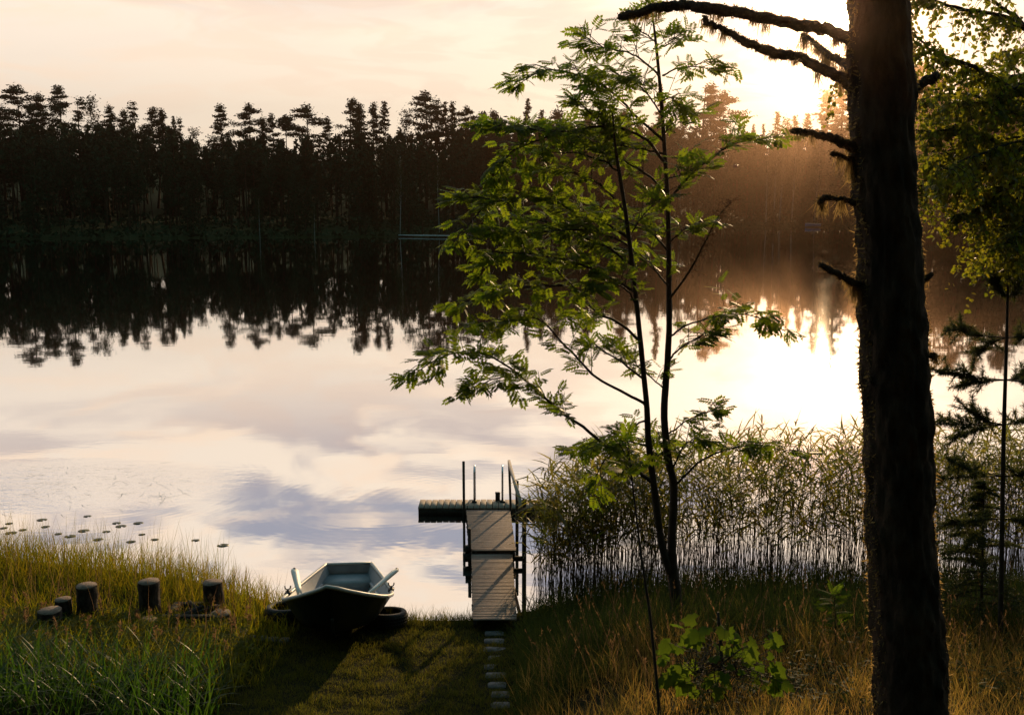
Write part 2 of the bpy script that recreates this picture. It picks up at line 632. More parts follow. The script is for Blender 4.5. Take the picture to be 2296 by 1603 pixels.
rings = t.math('ADD', ring(860, 1120, 3.4, .16), t.math('ADD', ring(1090, 1150, 4.2, .2), ring(250, 1090, 4.5, .17)))
wc = Z(120, 1085, 0)
wx = t.math('DIVIDE', t.math('SUBTRACT', sp.outputs[0], float(wc[0])), 4.6)
wy = t.math('DIVIDE', t.math('SUBTRACT', sp.outputs[1], float(wc[1])), 2.2)
wd = t.math('SQRT', t.math('ADD', t.math('MULTIPLY', wx, wx), t.math('MULTIPLY', wy, wy)))
weedy = t.math('MULTIPLY', t.rng(wd, .45, 1.0, 1, 0), t.noise(mp.outputs[0], 4.5, 4, .6))
hh = t.math('ADD', t.math('MULTIPLY', h1, .0032), t.math('MULTIPLY', h2, t.math('MULTIPLY', patch, .0012)))
hh = t.math('ADD', hh, t.math('MULTIPLY', rings, .00011))
hh = t.math('ADD', hh, t.math('MULTIPLY', weedy, .055))
gc = Z(1890, 1105, 0)
gx = t.math('DIVIDE', t.math('SUBTRACT', sp.outputs[0], float(gc[0])), 2.6)
gy = t.math('DIVIDE', t.math('SUBTRACT', sp.outputs[1], float(gc[1])), 2.4)
gd = t.math('SQRT', t.math('ADD', t.math('MULTIPLY', gx, gx), t.math('MULTIPLY', gy, gy)))
hh = t.math('ADD', hh, t.math('MULTIPLY', t.math('MULTIPLY', h2, t.rng(gd, .2, 1.0, 1, 0)), .010))
bp = t.add('ShaderNodeBump')
bp.inputs['Strength'].default_value = 1.0
bp.inputs['Distance'].default_value = .25
t.put(bp.inputs['Height'], hh)
gl = t.add('ShaderNodeBsdfGlossy')
gl.inputs['Roughness'].default_value = .022
gl.inputs['Color'].default_value = (.97, .97, .97, 1)
t.l.new(bp.outputs[0], gl.inputs['Normal'])
df = t.add('ShaderNodeBsdfDiffuse')
df.inputs['Color'].default_value = (.012, .018, .016, 1)
lw = t.add('ShaderNodeLayerWeight')
lw.inputs['Blend'].default_value = .5
fac = t.rng(lw.outputs['Facing'], .45, .95, .72, 1.0, smooth=False)
mx = t.add('ShaderNodeMixShader')
t.put(mx.inputs[0], fac)
t.l.new(df.outputs[0], mx.inputs[1])
t.l.new(gl.outputs[0], mx.inputs[2])
t.l.new(mx.outputs[0], out.inputs['Surface'])
mb = MB().add([[-400, 8, 0], [400, 8, 0], [400, 300, 0], [-400, 300, 0]], [[0, 1, 2, 3]])
tag(mb.build('lake_water', wm), kind='structure')


# ------------------------------------------------------------------ far forest
def quads(mb, c, size, seed=None, flat=.0):
    """small leaf-clump faces at centres c"""
    N = len(c)
    a = unit(rng.normal(size=(N, 3)))
    if flat:
        a[:, 2] *= 1 - flat
        a = unit(a)
    b = unit(np.cross(a, rng.normal(size=(N, 3))))
    s = np.broadcast_to(np.asarray(size, float), (N,))[:, None] * rng.uniform(.6, 1.3, (N, 1))
    V = np.stack([c - a * s, c - b * s * .4, c + a * s, c + b * s * .4], 1)
    mb.add(V.reshape(-1, 3), np.arange(N * 4).reshape(N, 4))


def pine_far(H, kind, seed, n=3600, fs=.205):
    r = np.random.default_rng(seed)
    tr, cr = MB(), MB()
    bend = r.normal(0, .25, 2)
    zz = np.linspace(0, H, 9)
    tr.tube(np.stack([bend[0] * np.sin(zz / H * 3), bend[1] * np.sin(zz / H * 2.4), zz], 1), np.linspace(.2, .03, 9), 6)
    c0 = {'flat': .62, 'tall': .48, 'ball': .86, 'thin': .5, 'broad': .42}[kind]
    wd = {'flat': 3.6, 'tall': 3.1, 'ball': 1.5, 'thin': 2.3, 'broad': 4.2}[kind]
    nb = {'flat': 20, 'tall': 28, 'ball': 26, 'thin': 18, 'broad': 34}[kind]
    C = []
    for i in range(nb):
        u = (i + r.random()) / nb
        z = H * (c0 + (1 - c0) * u * .97)
        if kind == 'ball':
            wv = wd * math.sqrt(max(.05, 1 - (2 * u - 1) ** 2))
        elif kind == 'flat':
            wv = wd * (.5 + .6 * u) * math.sqrt(max(.05, 1 - u ** 2.2)) * r.uniform(.6, 1.1)
        else:
            wv = wd * (1.04 - u) ** .8 * r.uniform(.45, 1.15)
        a = r.uniform(0, 2 * np.pi)
        tip = np.array([math.cos(a) * wv, math.sin(a) * wv, wv * r.uniform(-.05, .35)])
        tr.tube([[0, 0, z], tip * .5 + [0, 0, z], tip + [0, 0, z]], [.05, .035, .015], 4, cap=False)
        m = max(8, int(n / nb))
        tt = r.uniform(.3, 1.05, m)[:, None]
        C.append(np.array([0, 0, z]) + tip * tt + r.normal(0, 1, (m, 3)) * np.array([.42, .42, .19]) * (.55 + .22 * wv))
    C.append(np.array([0, 0, H]) + r.normal(0, 1, (int(n * .05), 3)) * [.3, .3, .35])
    # a few dead snags on the bare trunk
    for i in range(5):
        z = H * r.uniform(.2, c0)
        a = r.uniform(0, 6.3)
        tr.tube([[0, 0, z], [math.cos(a) * .8, math.sin(a) * .8, z - .1]], [.03, .012], 4, cap=False)
    quads(cr, np.concatenate(C), fs)
    return tr, cr


def spruce_far(H, wd, seed, n=2400, fs=.25):
    r = np.random.default_rng(seed)
    tr, cr = MB(), MB()
    tr.tube([[0, 0, 0], [0, 0, H * .5], [0, 0, H]], [.2, .12, .015], 6)
    C = []
    nb = 60
    for i in range(nb):
        u = ((i + r.random()) / nb) ** .85
        z = H * (.08 + .92 * u)
        wv = 1.25 * wd * (1 - u) ** .85 * r.uniform(.55, 1.1) + .06
        a = r.uniform(0, 6.3)
        tip = np.array([math.cos(a) * wv, math.sin(a) * wv, -.28 * wv])
        m = max(5, int(n / nb * (1.5 - u)))
        tt = r.uniform(.1, 1.05, m)[:, None] ** .8
        C.append(np.array([0, 0, z]) + tip * tt + r.normal(0, 1, (m, 3)) * [.16, .16, .14])
    quads(cr, np.concatenate(C), fs)
    return tr, cr


def birch_far(H, wd, seed, n=1300, fs=.22):
    r = np.random.default_rng(seed)
    tr, cr = MB(), MB()
    zz = np.linspace(0, H, 8)
    tr.tube(np.stack([.3 * np.sin(zz / H * 4 + seed), .2 * np.sin(zz / H * 3), zz], 1), np.linspace(.13, .02, 8), 6)
    C = []
    for i in range(34):
        u = r.random()
        z = H * (.4 + .6 * u)
        wv = wd * (1 - u * .75) * r.uniform(.3, 1)
        a = r.uniform(0, 6.3)
        tip = np.array([math.cos(a) * wv, math.sin(a) * wv, wv * .6])
        tr.tube([[0, 0, z - .5], tip * .6 + [0, 0, z], tip + [0, 0, z]], [.03, .02, .01], 4, cap=False)
        m = int(n / 34)
        C.append(np.array([0, 0, z]) + tip * r.uniform(.4, 1.1, m)[:, None] + r.normal(0, 1, (m, 3)) * [.4, .4, .45])
    quads(cr, np.concatenate(C), fs)
    return tr, cr


PROTO = {}
for k, (fn, args) in {
    'flat0': (pine_far, (20, 'flat', 1)), 'flat1': (pine_far, (20, 'flat', 2)),
    'tall0': (pine_far, (20, 'tall', 3)), 'tall1': (pine_far, (20, 'tall', 4)), 'tall2': (pine_far, (20, 'tall', 11)),
    'thin0': (pine_far, (20, 'thin', 5, 1300)), 'thin1': (pine_far, (20, 'thin', 12, 1500)),
    'broad0': (pine_far, (20, 'broad', 6, 4200)), 'broad1': (pine_far, (20, 'broad', 13, 4200)),
    'ball0': (pine_far, (20, 'ball', 7, 1500, .26)),
    'spruce0': (spruce_far, (20, 2.6, 8, 2900)), 'spruce1': (spruce_far, (20, 2.1, 9, 2600)),
    'birch0': (birch_far, (20, 2.6, 10)), 'birch1': (birch_far, (20, 2.2, 14)),
}.items():
    PROTO[k] = fn(*args)
PMESH = {}


def far_tree(px, top, D, kind, label, wscale=1.0, cm=None, bark=None, base=None, group='trees standing up from the far forest'):
    top_p = P(px, top + 5, D)
    z0 = float(far_h(top_p[0], D)) - .2
    s = (top_p[2] - z0) / 20.0
    sp_ = {'f': 'pine_tree', 't': 'pine_tree', 'b': 'pine_tree', 's': 'spruce_tree'}[kind[0]] if not kind.startswith('birch') else 'birch_tree'
    cat = {'pine_tree': 'pine', 'spruce_tree': 'spruce', 'birch_tree': 'birch'}[sp_]
    o = empty(sp_, (top_p[0], D, z0), label, cat, group)
    wscale *= 1.5 if group.startswith('trees standing') else 1.0
    o.scale = (s * wscale, s * wscale, s)
    o.rotation_euler = (0, 0, rng.uniform(0, 6.28))
    crown_m = cm or (M['far_leaf'] if sp_ == 'birch_tree' else M['far_needle'])
    bark_m = bark or (M['birch_bark'] if sp_ == 'birch_tree' else M['far_bark'])
    for part, idx, m in (('trunk', 0, bark_m), ('crown', 1, crown_m)):
        key = (kind, part, m.name)
        if key not in PMESH:
            me = PROTO[kind][idx].mesh(part)
            me.materials.append(m)
            PMESH[key] = me
        c = bpy.data.objects.new(part, PMESH[key])
        COL.objects.link(c)
        c.parent = o
    return o


SKYLINE = [
    (33, 194, 205, 'flat0', 'tall flat-topped pine nearest the left edge of the far forest skyline', 1.15),
    (4, 226, 205, 'birch1', 'leafy tree cut by the left edge of the picture on the far shore', .9),
    (70, 236, 200, 'broad0', 'dark bushy pine in the gap between the two tallest pines at far left', .75),
    (87, 213, 206, 'tall0', 'slim pointed pine just left of the dense tallest pine at far left', .8),
    (130, 196, 204, 'broad1', 'dense rounded pine, tallest over the left tree stumps', .95),
    (178, 219, 208, 'thin0', 'sparse narrow pine right of the dense tallest left pine', 1.0),
    (206, 218, 207, 'birch0', 'feathery round-topped birch between two narrow pines on the left skyline', .95),
    (245, 239, 207, 'tall1', 'small pine with short crown between the feathery birch and a dense bush-like pine', .8),
    (277, 250, 203, 'broad0', 'low dense pine leaning against the lanky pine over the log seats', .8),
    (296, 229, 207, 'thin1', 'lanky see-through pine above the middle log seat', .95),
    (343, 243, 204, 'broad1', 'wide dark pine with two humps left of the pointed spruce tip', .9),
    (361, 247, 205, 'tall2', 'pine forming the right hump beside the wide dark pine', .85),
    (388, 259, 203, 'spruce1', 'small pointed spruce tip before the dip in the left skyline', .7),
    (402, 263, 207, 'thin0', 'thin pale pine right beside the small pointed spruce tip', .7),
    (434, 278, 204, 'birch1', 'low feathery birch filling the dip of the left skyline', .9),
    (493, 237, 206, 'tall0', 'round-crowned pine right of the skyline dip, standing clear of the forest', .9),
    (558, 236, 206, 'flat1', 'open airy pine standing clear, left of the ball-topped pine', .85),
    (587, 265, 205, 'tall1', 'lower of two small pines between the airy pine and the ball-topped pine', .7),
    (608, 257, 206, 'tall2', 'small conical pine just left of the ball-topped pine', .75),
    (641, 259, 206, 'ball0', 'pine with a ball-shaped clump on top like a lollipop', .85),
    (686, 237, 206, 'flat0', 'open layered pine right of the ball-topped pine', 1.0),
    (733, 265, 206, 'tall0', 'small slim pine standing above the rowing boat', .75),
    (791, 225, 207, 'broad0', 'broad dark pine with twin tops above the right end of the boat', .95),
    (806, 234, 209, 'tall1', 'slender pine growing against the right side of the twin-topped pine', .8),
    (838, 234, 207, 'tall2', 'pine left of a pointed spruce, close by the twin-topped pine', .8),
    (862, 226, 206, 'spruce0', 'pointed spruce between the twin-topped pine and the pale birch', .85),
    (909, 247, 207, 'birch0', 'pale see-through birch left of the tallest pine over the swimming platform', .9),
    (953, 209, 207, 'flat1', 'tallest pine of the middle skyline, above the left end of the swimming platform', 1.0),
    (980, 225, 208, 'thin1', 'thin pine just right of the tallest middle pine', .85),
    (998, 228, 207, 'spruce1', 'left one of two spruces beside the tallest middle pine', .85),
    (1013, 226, 206, 'spruce0', 'dark spruce with drooping boughs, right one of the pair beside the tallest middle pine', .85),
    (1046, 242, 207, 'flat0', 'small open pine above the jetty posts, right of the drooping spruce', .75),
    (1083, 254, 206, 'broad1', 'dense pine where the skyline meets the rowan leaves on the left', .95),
    (1106, 252, 208, 'broad0', 'dense dark pine just left of the upper rowan leaves', .9),
    (1184, 221, 212, 'spruce1', 'spruce spire rising behind the upper left rowan leaves', .8),
    (1214, 245, 212, 'spruce0', 'short spruce right of the spire behind the rowan crown', .8),
    (1249, 249, 214, 'tall1', 'blunt pine behind the middle of the rowan crown', 1.1),
    (1320, 252, 222, 'tall2', 'pine mostly hidden by the thickest rowan leaves', 1.1),
    (1400, 250, 224, 'broad1', 'broad pine hidden behind the left rowan stem', 1.0),
    (1481, 188, 235, 'spruce1', 'tall narrow spruce straight behind the tall rowan stem', .7),
    (1532, 245, 235, 'birch1', 'small round birch right of the tall rowan stem', .7),
    (1594, 192, 236, 'tall0', 'taller of two sunlit pines standing alone right of the rowan', 1.05),
    (1624, 210, 236, 'flat1', 'shorter layered pine of the sunlit pair right of the rowan', .85),
    (1690, 277, 240, 'spruce1', 'low thin spruce tip above the rowan branch that points to the sun', .6),
    (1712, 277, 240, 'spruce1', 'tiny spruce tip left of the hazy spruces near the lichen stub', .6),
    (1745, 249, 238, 'spruce0', 'hazy pointed spruce above the four white birch stems', .85),
    (1762, 267, 238, 'birch0', 'hazy round birch between two spruces near the big trunk', .8),
    (1783, 259, 238, 'spruce1', 'hazy slim spruce right of the round birch near the big trunk', .9),
    (1812, 253, 236, 'spruce0', 'hazy spruce at the foot of the great sunlit spruce beside the trunk', .85),
    (1856, 200, 226, 'spruce0', 'great hazy spruce next to the big trunk under the sun', 1.35),
    (1893, 168, 224, 'spruce1', 'tall hazy spruce half covered by the left edge of the big trunk', 1.3),
    (2062, 150, 205, 'broad0', 'hazy tree just right of the big trunk behind birch leaves', 1.2),
    (2110, 165, 203, 'spruce0', 'sunlit hazy spruce behind the birch leaves right of the lichen knob', 1.2),
    (2168, 190, 200, 'broad1', 'dark broad pine behind the hanging birch twigs', 1.2),
    (2230, 180, 200, 'spruce1', 'dark spruce behind birch leaves toward the right edge', 1.3),
    (2290, 190, 198, 'broad0', 'dark pine behind the birch at the right edge', 1.2),
]
for px, top, D, kind, lab, ws in SKYLINE:
    far_tree(px, top, D, kind, lab, ws)

# pale birch stems at the far forest edge, each one to be told apart
for px, top, D, lab, ws in [
    (1724, 330, 223, 'leftmost white birch stem of the cluster in the red haze', .9),
    (1743, 325, 223, 'second white birch stem in the red haze, leaning slightly', .9),
    (1757, 320, 223, 'white birch stem in the red haze, third from the left', .9),
    (1784, 300, 223, 'tallest white birch stem in the red haze, last of four close together', .9),
    (1837, 305, 222.5, 'lone white birch stem right of the four, near the lichen stub', .9),
    (896, 345, 158.5, 'slim white birch stem above the far jetty', .8),
    (982, 345, 166, 'slim white birch stem right of the far jetty', .8),
]:
    far_tree(px, top, D, 'birch1', lab, ws, group='white birch stems on the far shore')
for px, top, D, kind, lab, cm, ws in [
    (580, 440, 151.5, 'birch0', 'little green birch with bent white stem at the left waterline', M['far_leaf'], .8),
    (704, 452, 152.5, 'birch1', 'little green birch at the far waterline beneath the reddish young pine', M['far_leaf'], .9),
    (715, 372, 160, 'tall1', 'reddish young pine halfway up the far shore above the boat', M['far_needle_brown'], .8),
    (806, 400, 162, 'tall2', 'brownish young pine left of its twin on the far shore', M['far_needle_brown'], .8),
    (843, 396, 163, 'spruce0', 'olive young spruce right of the brownish young pine', M['far_needle_brown'], .7),
]:
    far_tree(px, top, D, kind, lab, ws, cm=cm, group='young trees on the far shore')

# the mass of the wood behind and between them
LOW = [pine_far(14, 'tall', 31, 520, .42), pine_far(14, 'broad', 32, 620, .42), spruce_far(14, 2.4, 33, 620, .42), birch_far(14, 2.5, 34, 420, .36), pine_far(14, 'flat', 35, 420, .42)]
LOWA = []
for tr_, cr_ in LOW:
    LOWA.append([(np.concatenate(b.V), b.F) for b in (tr_, cr_)])
fw, ft = MB(), MB()
cnt = 0
for row in range(15):
    for xx in np.arange(-175, 190, 4.2):
        x = xx + rng.normal(0, 1.5)
        ys = float(np.interp(x, FX, FY))
        y = ys + 2.5 + row * 5.0 + rng.normal(0, 1.4)
        if rng.random() < .12 or abs(x) > y * .62 + 20:
            continue
        tx = CX + F * x / (y * CP)
        want = np.interp(tx, [0, 380, 450, 600, 1000, 1100, 1500, 1700, 1880, 1950], [278, 288, 315, 312, 300, 280, 290, 305, 290, 240])
        hmax = float(P(tx, want, y)[2]) - float(far_h(x, y))
        H = min(hmax * rng.uniform(.78, 1.04), [6, 9, 12][row] * rng.uniform(.55, 1.25) if row < 3 else 99)
        k = rng.choice(5, p=[.26, .22, .27, .15, .10])
        s = H / 14
        ws = max(s, .55) * rng.uniform(.75, 1.1)
        a = rng.uniform(0, 6.28)
        Rz = np.array([[math.cos(a), -math.sin(a), 0], [math.sin(a), math.cos(a), 0], [0, 0, 1]])
        for dst, (V, Fl) in zip((ft, fw), LOWA[k]):
            VV = (V * [ws, ws, s]) @ Rz.T + [x, y, float(far_h(x, y)) - .2]
            dst.add(VV, list(Fl))
        cnt += 1
# undergrowth along the water and under the trees
N = 9000
ux = rng.uniform(-150, 160, N)
uy = np.interp(ux, FX, FY) + rng.random(N) ** 2 * 30 + .3
quads(fw, np.stack([ux, uy, far_h(ux, uy) + rng.random(N) * np.where(uy - np.interp(ux, FX, FY) < 4, .7, 2.2)], 1), .5)
fo = fw.build('far_forest', M['far_needle'])
fo.data.materials.append(M['far_bark'])
tag(fo, 'dark mass of conifer forest on the far shore below the skyline trees', 'forest', kind='stuff')
fb = ft.build('trunk', M['far_bark'], fo)

# ------------------------------------------------------------------ small things on the far shore
a, b = Z(897, 527.5, .25), Z(1006, 529, .25)
root = empty('jetty', (a[0], a[1], 0), 'low thin jetty on the far shore left of the rowan', 'jetty')
MB().bar(a, b, 1.2, .12).build('deck', M['pale'], root)
mb = MB()
for q in np.linspace(.05, .95, 5):
    MB().tube([a * (1 - q) + b * q + [0, 0, .05], a * (1 - q) + b * q - [0, 0, .8]], .07, 6).build('post', M['post'], root)


def small_boat(name, p, L, m, label, ang):
    root = empty(name, p, label, 'boat')
    hb = MB()
    st = np.linspace(0, 1, 9)
    rows = []
    for u in st:
        hw = .62 * math.sin(math.pi * min(1, .08 + u * .8)) ** .6
        rows.append([[-hw, u * L, .5 + .15 * (1 - u)], [-hw * .7, u * L, .05], [0, u * L, -.05], [hw * .7, u * L, .05], [hw, u * L, .5 + .15 * (1 - u)]])
    V = np.array(rows).reshape(-1, 3)
    ca, sa = math.cos(ang), math.sin(ang)
    V = V @ np.array([[ca, -sa, 0], [sa, ca, 0], [0, 0, 1]]).T + np.array(p)
    Fq = [[i * 5 + j, i * 5 + j + 1, i * 5 + j + 6, i * 5 + j + 5] for i in range(8) for j in range(4)]
    Fq2 = [[40, 41, 42, 43]]
    hb.add(V, [np.array(Fq), np.array(Fq2)])
    hb.build('hull', m, root)
    rp = V.reshape(9, 5, 3)
    MB().tube(np.concatenate([rp[:, 0], rp[::-1, 4]]), .05, 5).build('rim', M['pale'], root)
    MB().bar(rp[5, 0] - [0, 0, .12], rp[5, 4] - [0, 0, .12], .25, .04).build('seat', M['pale'], root)


pb = Z(1806, 508, .2)
small_boat('rowing_boat', pb, 3.2, M['blue'], 'small blue rowing boat pulled up on the far shore near the big trunk', -1.5)
pb = Z(70, 497, 1.2)
pb = np.array([pb[0] * .86, pb[1] * .86, 0])
pb = P(70, 500, 158)
sg = empty('sign_post', (pb[0], pb[1], float(far_h(pb[0], pb[1]))), 'small pale notice board on a post on the far left shore', 'sign')
MB().box((pb[0], pb[1], pb[2] + .3), (.45, .04, .8)).build('board', M['pale'], sg)
MB().tube([[pb[0], pb[1] + .05, float(far_h(pb[0], pb[1]))], [pb[0], pb[1] + .05, pb[2] + .5]], .04, 6).build('post', M['post'], sg)

# ------------------------------------------------------------------ big pine trunk in the foreground
PD = 6.5
edge = [(-260, 1968, 60), (-120, 1966, 62), (0, 1968, 65), (150, 1970, 70), (200, 1976, 72), (300, 1980, 70), (500, 1988, 67), (700, 2000, 74),
        (850, 2010, 75), (1000, 2011, 74), (1200, 2020, 72), (1400, 2032, 78), (1603, 2045, 81), (1760, 2056, 92), (1870, 2064, 118)]
ey = np.array([e[0] for e in edge], float)
rowsy = np.linspace(-700, 1870, 230)
cx_ = np.interp(rowsy, ey, [e[1] for e in edge])
hw_ = np.interp(rowsy, ey, [e[2] for e in edge])
cx_ = np.convolve(np.pad(cx_, 4, 'edge'), np.ones(9) / 9, 'valid')
hw_ = np.convolve(np.pad(hw_, 4, 'edge'), np.ones(9) / 9, 'valid')
cx_ += 2.5 * np.sin(rowsy / 71) + 1.5 * np.sin(rowsy / 29 + 1)
NS = 64
V = []
for yy, cxx, hw in zip(rowsy, cx_, hw_):
    c = P(cxx, yy, PD)
    r0 = hw / ppm(PD, c[2])
    for j in range(NS):
        a = 2 * math.pi * j / NS
        q = Vector((math.cos(a) * 3.4, math.sin(a) * 3.4, c[2] * 2.2))
        plate = mnoise.noise(q * 1.7) * .06 + mnoise.noise(q * 4.1) * .06 + mnoise.noise(q * 9.0) * .03 + abs(mnoise.noise(q * 2.6 + Vector((9, 2, 5)))) * .07
        r = r0 * (.95 + 1.45 * plate)
        V.append([c[0] + r * math.cos(a), c[1] + r * math.sin(a), c[2]])
i, j = np.meshgrid(np.arange(len(rowsy) - 1), np.arange(NS), indexing='ij')
a = (i * NS + j).ravel()
b = (i * NS + (j + 1) % NS).ravel()
pz = P(2064, 1870, PD)
pine = empty('pine_tree', (pz[0], pz[1], float(near_h(pz[0], pz[1]))), 'big dark pine trunk with dead lichen-hung branches beside the sun', 'tree')
tv = np.array(V)
mb = MB().add(tv, np.stack([a, a + NS, b + NS, b], 1))
mb.build('trunk', M['pine_bark'], pine, smooth=True)
# fuzz of lichen and loose bark flakes that catches the light along the trunk
NFU = 20000
ii = rng.integers(0, len(tv), NFU)
base = tv[ii]
cc = np.array([P(c_, y_, PD) for c_, y_ in zip(cx_, rowsy)])[ii // NS]
outw = unit((base - cc) * [1, 1, 0])
mb = MB()
_k = np.abs(outw[:, 0]) > .88
base, outw = base[_k], outw[_k]
NFU = len(base)
d0 = unit(outw + rng.normal(0, .5, (NFU, 3)) + [0, 0, -.4])
mb.strips(base - outw * .006, d0, rng.normal(0, .35, (NFU, 3)), rng.uniform(.012, .04, NFU), rng.uniform(.005, .016, NFU), unit(np.cross(d0, rng.normal(size=(NFU, 3)))))
mb.build('lichen', M['lichen'], pine)


def dead_branch(pts, thick, D0=PD, D1=PD, name='dead_branch', hang=1.0, label=None, broken=True):
    n = max(10, int(len(pts) * 7))
    ds = np.linspace(D0, D1, len(pts))
    w3 = resample([P(x, y, d) for (x, y), d in zip(pts, ds)], n)
    rad = np.interp(np.linspace(0, 1, n), np.linspace(0, 1, len(thick)), thick) / 2 / ppm(PD, 6)
    w3[1:-1] += rng.normal(0, .004, (n - 2, 3))
    o = MB().tube(w3, rad, 14, rough=.45, seed=len(ORG)).build(name, M['dead_wood'], pine)
    if label:
        o['label'] = label
    # crusty lichen on the upper side, beard lichen hanging under it
    lm = MB()
    L = np.linalg.norm(np.diff(w3, axis=0), axis=1).sum()
    m = int(1500 * L)
    k = rng.integers(0, n, m)
    nrm = unit(rng.normal(size=(m, 3)))
    root = w3[k] + nrm * rad[k][:, None] * .95 + rng.normal(0, .006, (m, 3))
    lm.strips(root, unit(nrm + rng.normal(0, .4, (m, 3))), rng.normal(0, .4, (m, 3)), rng.uniform(.004, .013, m), rng.uniform(.006, .016, m), unit(rng.normal(size=(m, 3))))
    lm.build('moss', M['moss'], o)
    lm = MB()
    # beards in clumps
    nc = max(2, int(L * 6 * hang))
    for c in rng.integers(2, n, nc):
        m = rng.integers(25, 60)
        root = w3[c] + rng.normal(0, .016, (m, 3)) * [1, .6, .3] - [0, 0, rad[c] * .8]
        ln = rng.uniform(.02, .07) * hang * (1 + .6 * rng.random(m))
        d0 = unit(rng.normal(0, .22, (m, 3)) + [0, 0, -1])
        lm.strips(root, d0, rng.normal(0, .15, (m, 3)), ln, rng.uniform(.0025, .006, m), unit(np.cross(d0, rng.normal(size=(m, 3)))))
    lm.build('lichen', M['lichen'], o)
    return w3, o


dead_branch([(1925, 100), (1880, 77), (1834, 63), (1740, 46), (1654, 30), (1597, 21), (1540, 13), (1483, 17), (1425, 31), (1394, 38)], [27, 26, 25, 25, 23, 21, 19], PD, PD + .9,
            label='thick top dead branch arching left past the sun')
dead_branch([(1920, 196), (1900, 183), (1854, 160), (1797, 131), (1754, 123), (1711, 111), (1663, 91), (1625, 68), (1587, 52), (1581, 38)], [32, 24, 21, 21, 19, 15, 11, 7], PD, PD + .3,
            label='lower dead branch sweeping up to the left')
dead_branch([(1920, 160), (1905, 148), (1854, 120), (1811, 86), (1800, 78)], [20, 18, 15, 9, 4], PD, PD + 1.1, hang=1.6)
dead_branch([(1930, 335), (1911, 328), (1867, 311), (1818, 299), (1779, 293)], [27, 22, 18, 14, 12], PD, PD - .1, 'branch_stub', 1.1)
dead_branch([(1925, 364), (1906, 357), (1886, 350), (1864, 343)], [11, 9, 8, 10], PD, PD, 'branch_stub', 2.2)
dead_branch([(1930, 458), (1916, 454), (1879, 446), (1848, 445), (1837, 455)], [13, 11, 10, 12, 9], PD, PD, 'branch_stub', 1.5)
dead_branch([(1940, 648), (1920, 637), (1880, 616), (1838, 595)], [20, 17, 14, 12], PD, PD - .15, 'branch_stub', 1.7)
dead_branch([(2030, 205), (2046, 197), (2075, 184), (2101, 171)], [27, 22, 20, 17], PD, PD + .1, 'branch_stub', .9)
dead_branch([(2060, 632), (2074, 625), (2091, 616)], [18, 14, 11], PD, PD, 'branch_stub', 1.0)
dead_branch([(2065, 800), (2085, 797), (2096, 795)], [14, 9, 5], PD, PD, 'branch_stub', 1.0)

# ------------------------------------------------------------------ pinnate leaves (rowan)
_tv, _tf = [], []
for s in (.18, .36, .53, .69, .84):
    for sg_ in (-1, 1):
        bx = np.array([s, 0, 0])
        ln = .36 * (1 - .35 * abs(s - .5))
        d = np.array([.46, sg_ * .88, -.10])
        q = np.array([.88, -sg_ * .46, 0])
        k = len(_tv)
        _tv += [bx, bx + d * ln * .45 + q * .095, bx + d * ln + [0, 0, -.02], bx + d * ln * .45 - q * .095]
        _tf.append([k, k + 1, k + 2, k + 3])
k = len(_tv)
_tv += [np.array([.9, 0, 0]), np.array([1.05, .085, 0]), np.array([1.28, 0, -.03]), np.array([1.05, -.085, 0])]
_tf.append([k, k + 1, k + 2, k + 3])
k = len(_tv)
_tv += [np.array([0, -.008, 0]), np.array([0, .008, 0]), np.array([1, .005, 0]), np.array([1, -.005, 0])]
_tf.append([k, k + 1, k + 2, k + 3])
PIN_V = np.array(_tv)
PIN_V[:, 2] -= .10 * PIN_V[:, 0] ** 2
PIN_F = [np.array(_tf)]


def pinnate(mb, pos, dirs, size):
    N = len(pos)
    up = unit(np.array([0, -.25, 1.0]) + rng.normal(0, .45, (N, 3)))
    mb.stamp(PIN_V, PIN_F, frames(dirs, up), np.asarray(pos), size)


def rowan_leaves_on(mb, tb, w3, start=.3, dens=7.0, tl=(.12, .52), ls=(.12, .195)):
    """twigs and leaves along the outer part of a branch polyline"""
    n = len(w3)
    seg = np.linalg.norm(np.diff(w3, axis=0), axis=1)
    L = seg.sum()
    nt = max(3, int(L * (1 - start) * dens))
    tg = unit(np.gradient(w3, axis=0))
    P_, D_, S_ = [], [], []
    for q in np.linspace(start, .97, int(nt * 2.4)):
        i = min(n - 1, int(q * (n - 1)))
        az = rng.uniform(0, 6.28)
        d = unit(tg[i] * .75 + np.array([math.cos(az), math.sin(az), rng.uniform(-.1, .55)]) * .8)
        ln = rng.uniform(*tl) * (1.1 - .4 * q)
        a = w3[i]
        b = a + d * ln * .6 + [0, 0, .02]
        c = a + d * ln + [0, 0, -.02]
        tb.tube([a, b, c], [.005, .004, .0025], 4, cap=False)
        for u in (.25, .45, .65, .82, 1.0, 1.0):
            p = a + (c - a) * u
            az = rng.uniform(0, 6.28)
            P_.append(p)
            D_.append(unit(d * .7 + np.array([math.cos(az), math.sin(az), rng.uniform(-.75, .35)]) * .85))
            S_.append(rng.uniform(*ls))
    for _ in range(5):
        P_.append(w3[-1])
        D_.append(unit(tg[-1] + rng.normal(0, .5, 3)))
        S_.append(rng.uniform(*ls))
    pinnate(mb, np.array(P_), np.array(D_), np.array(S_))


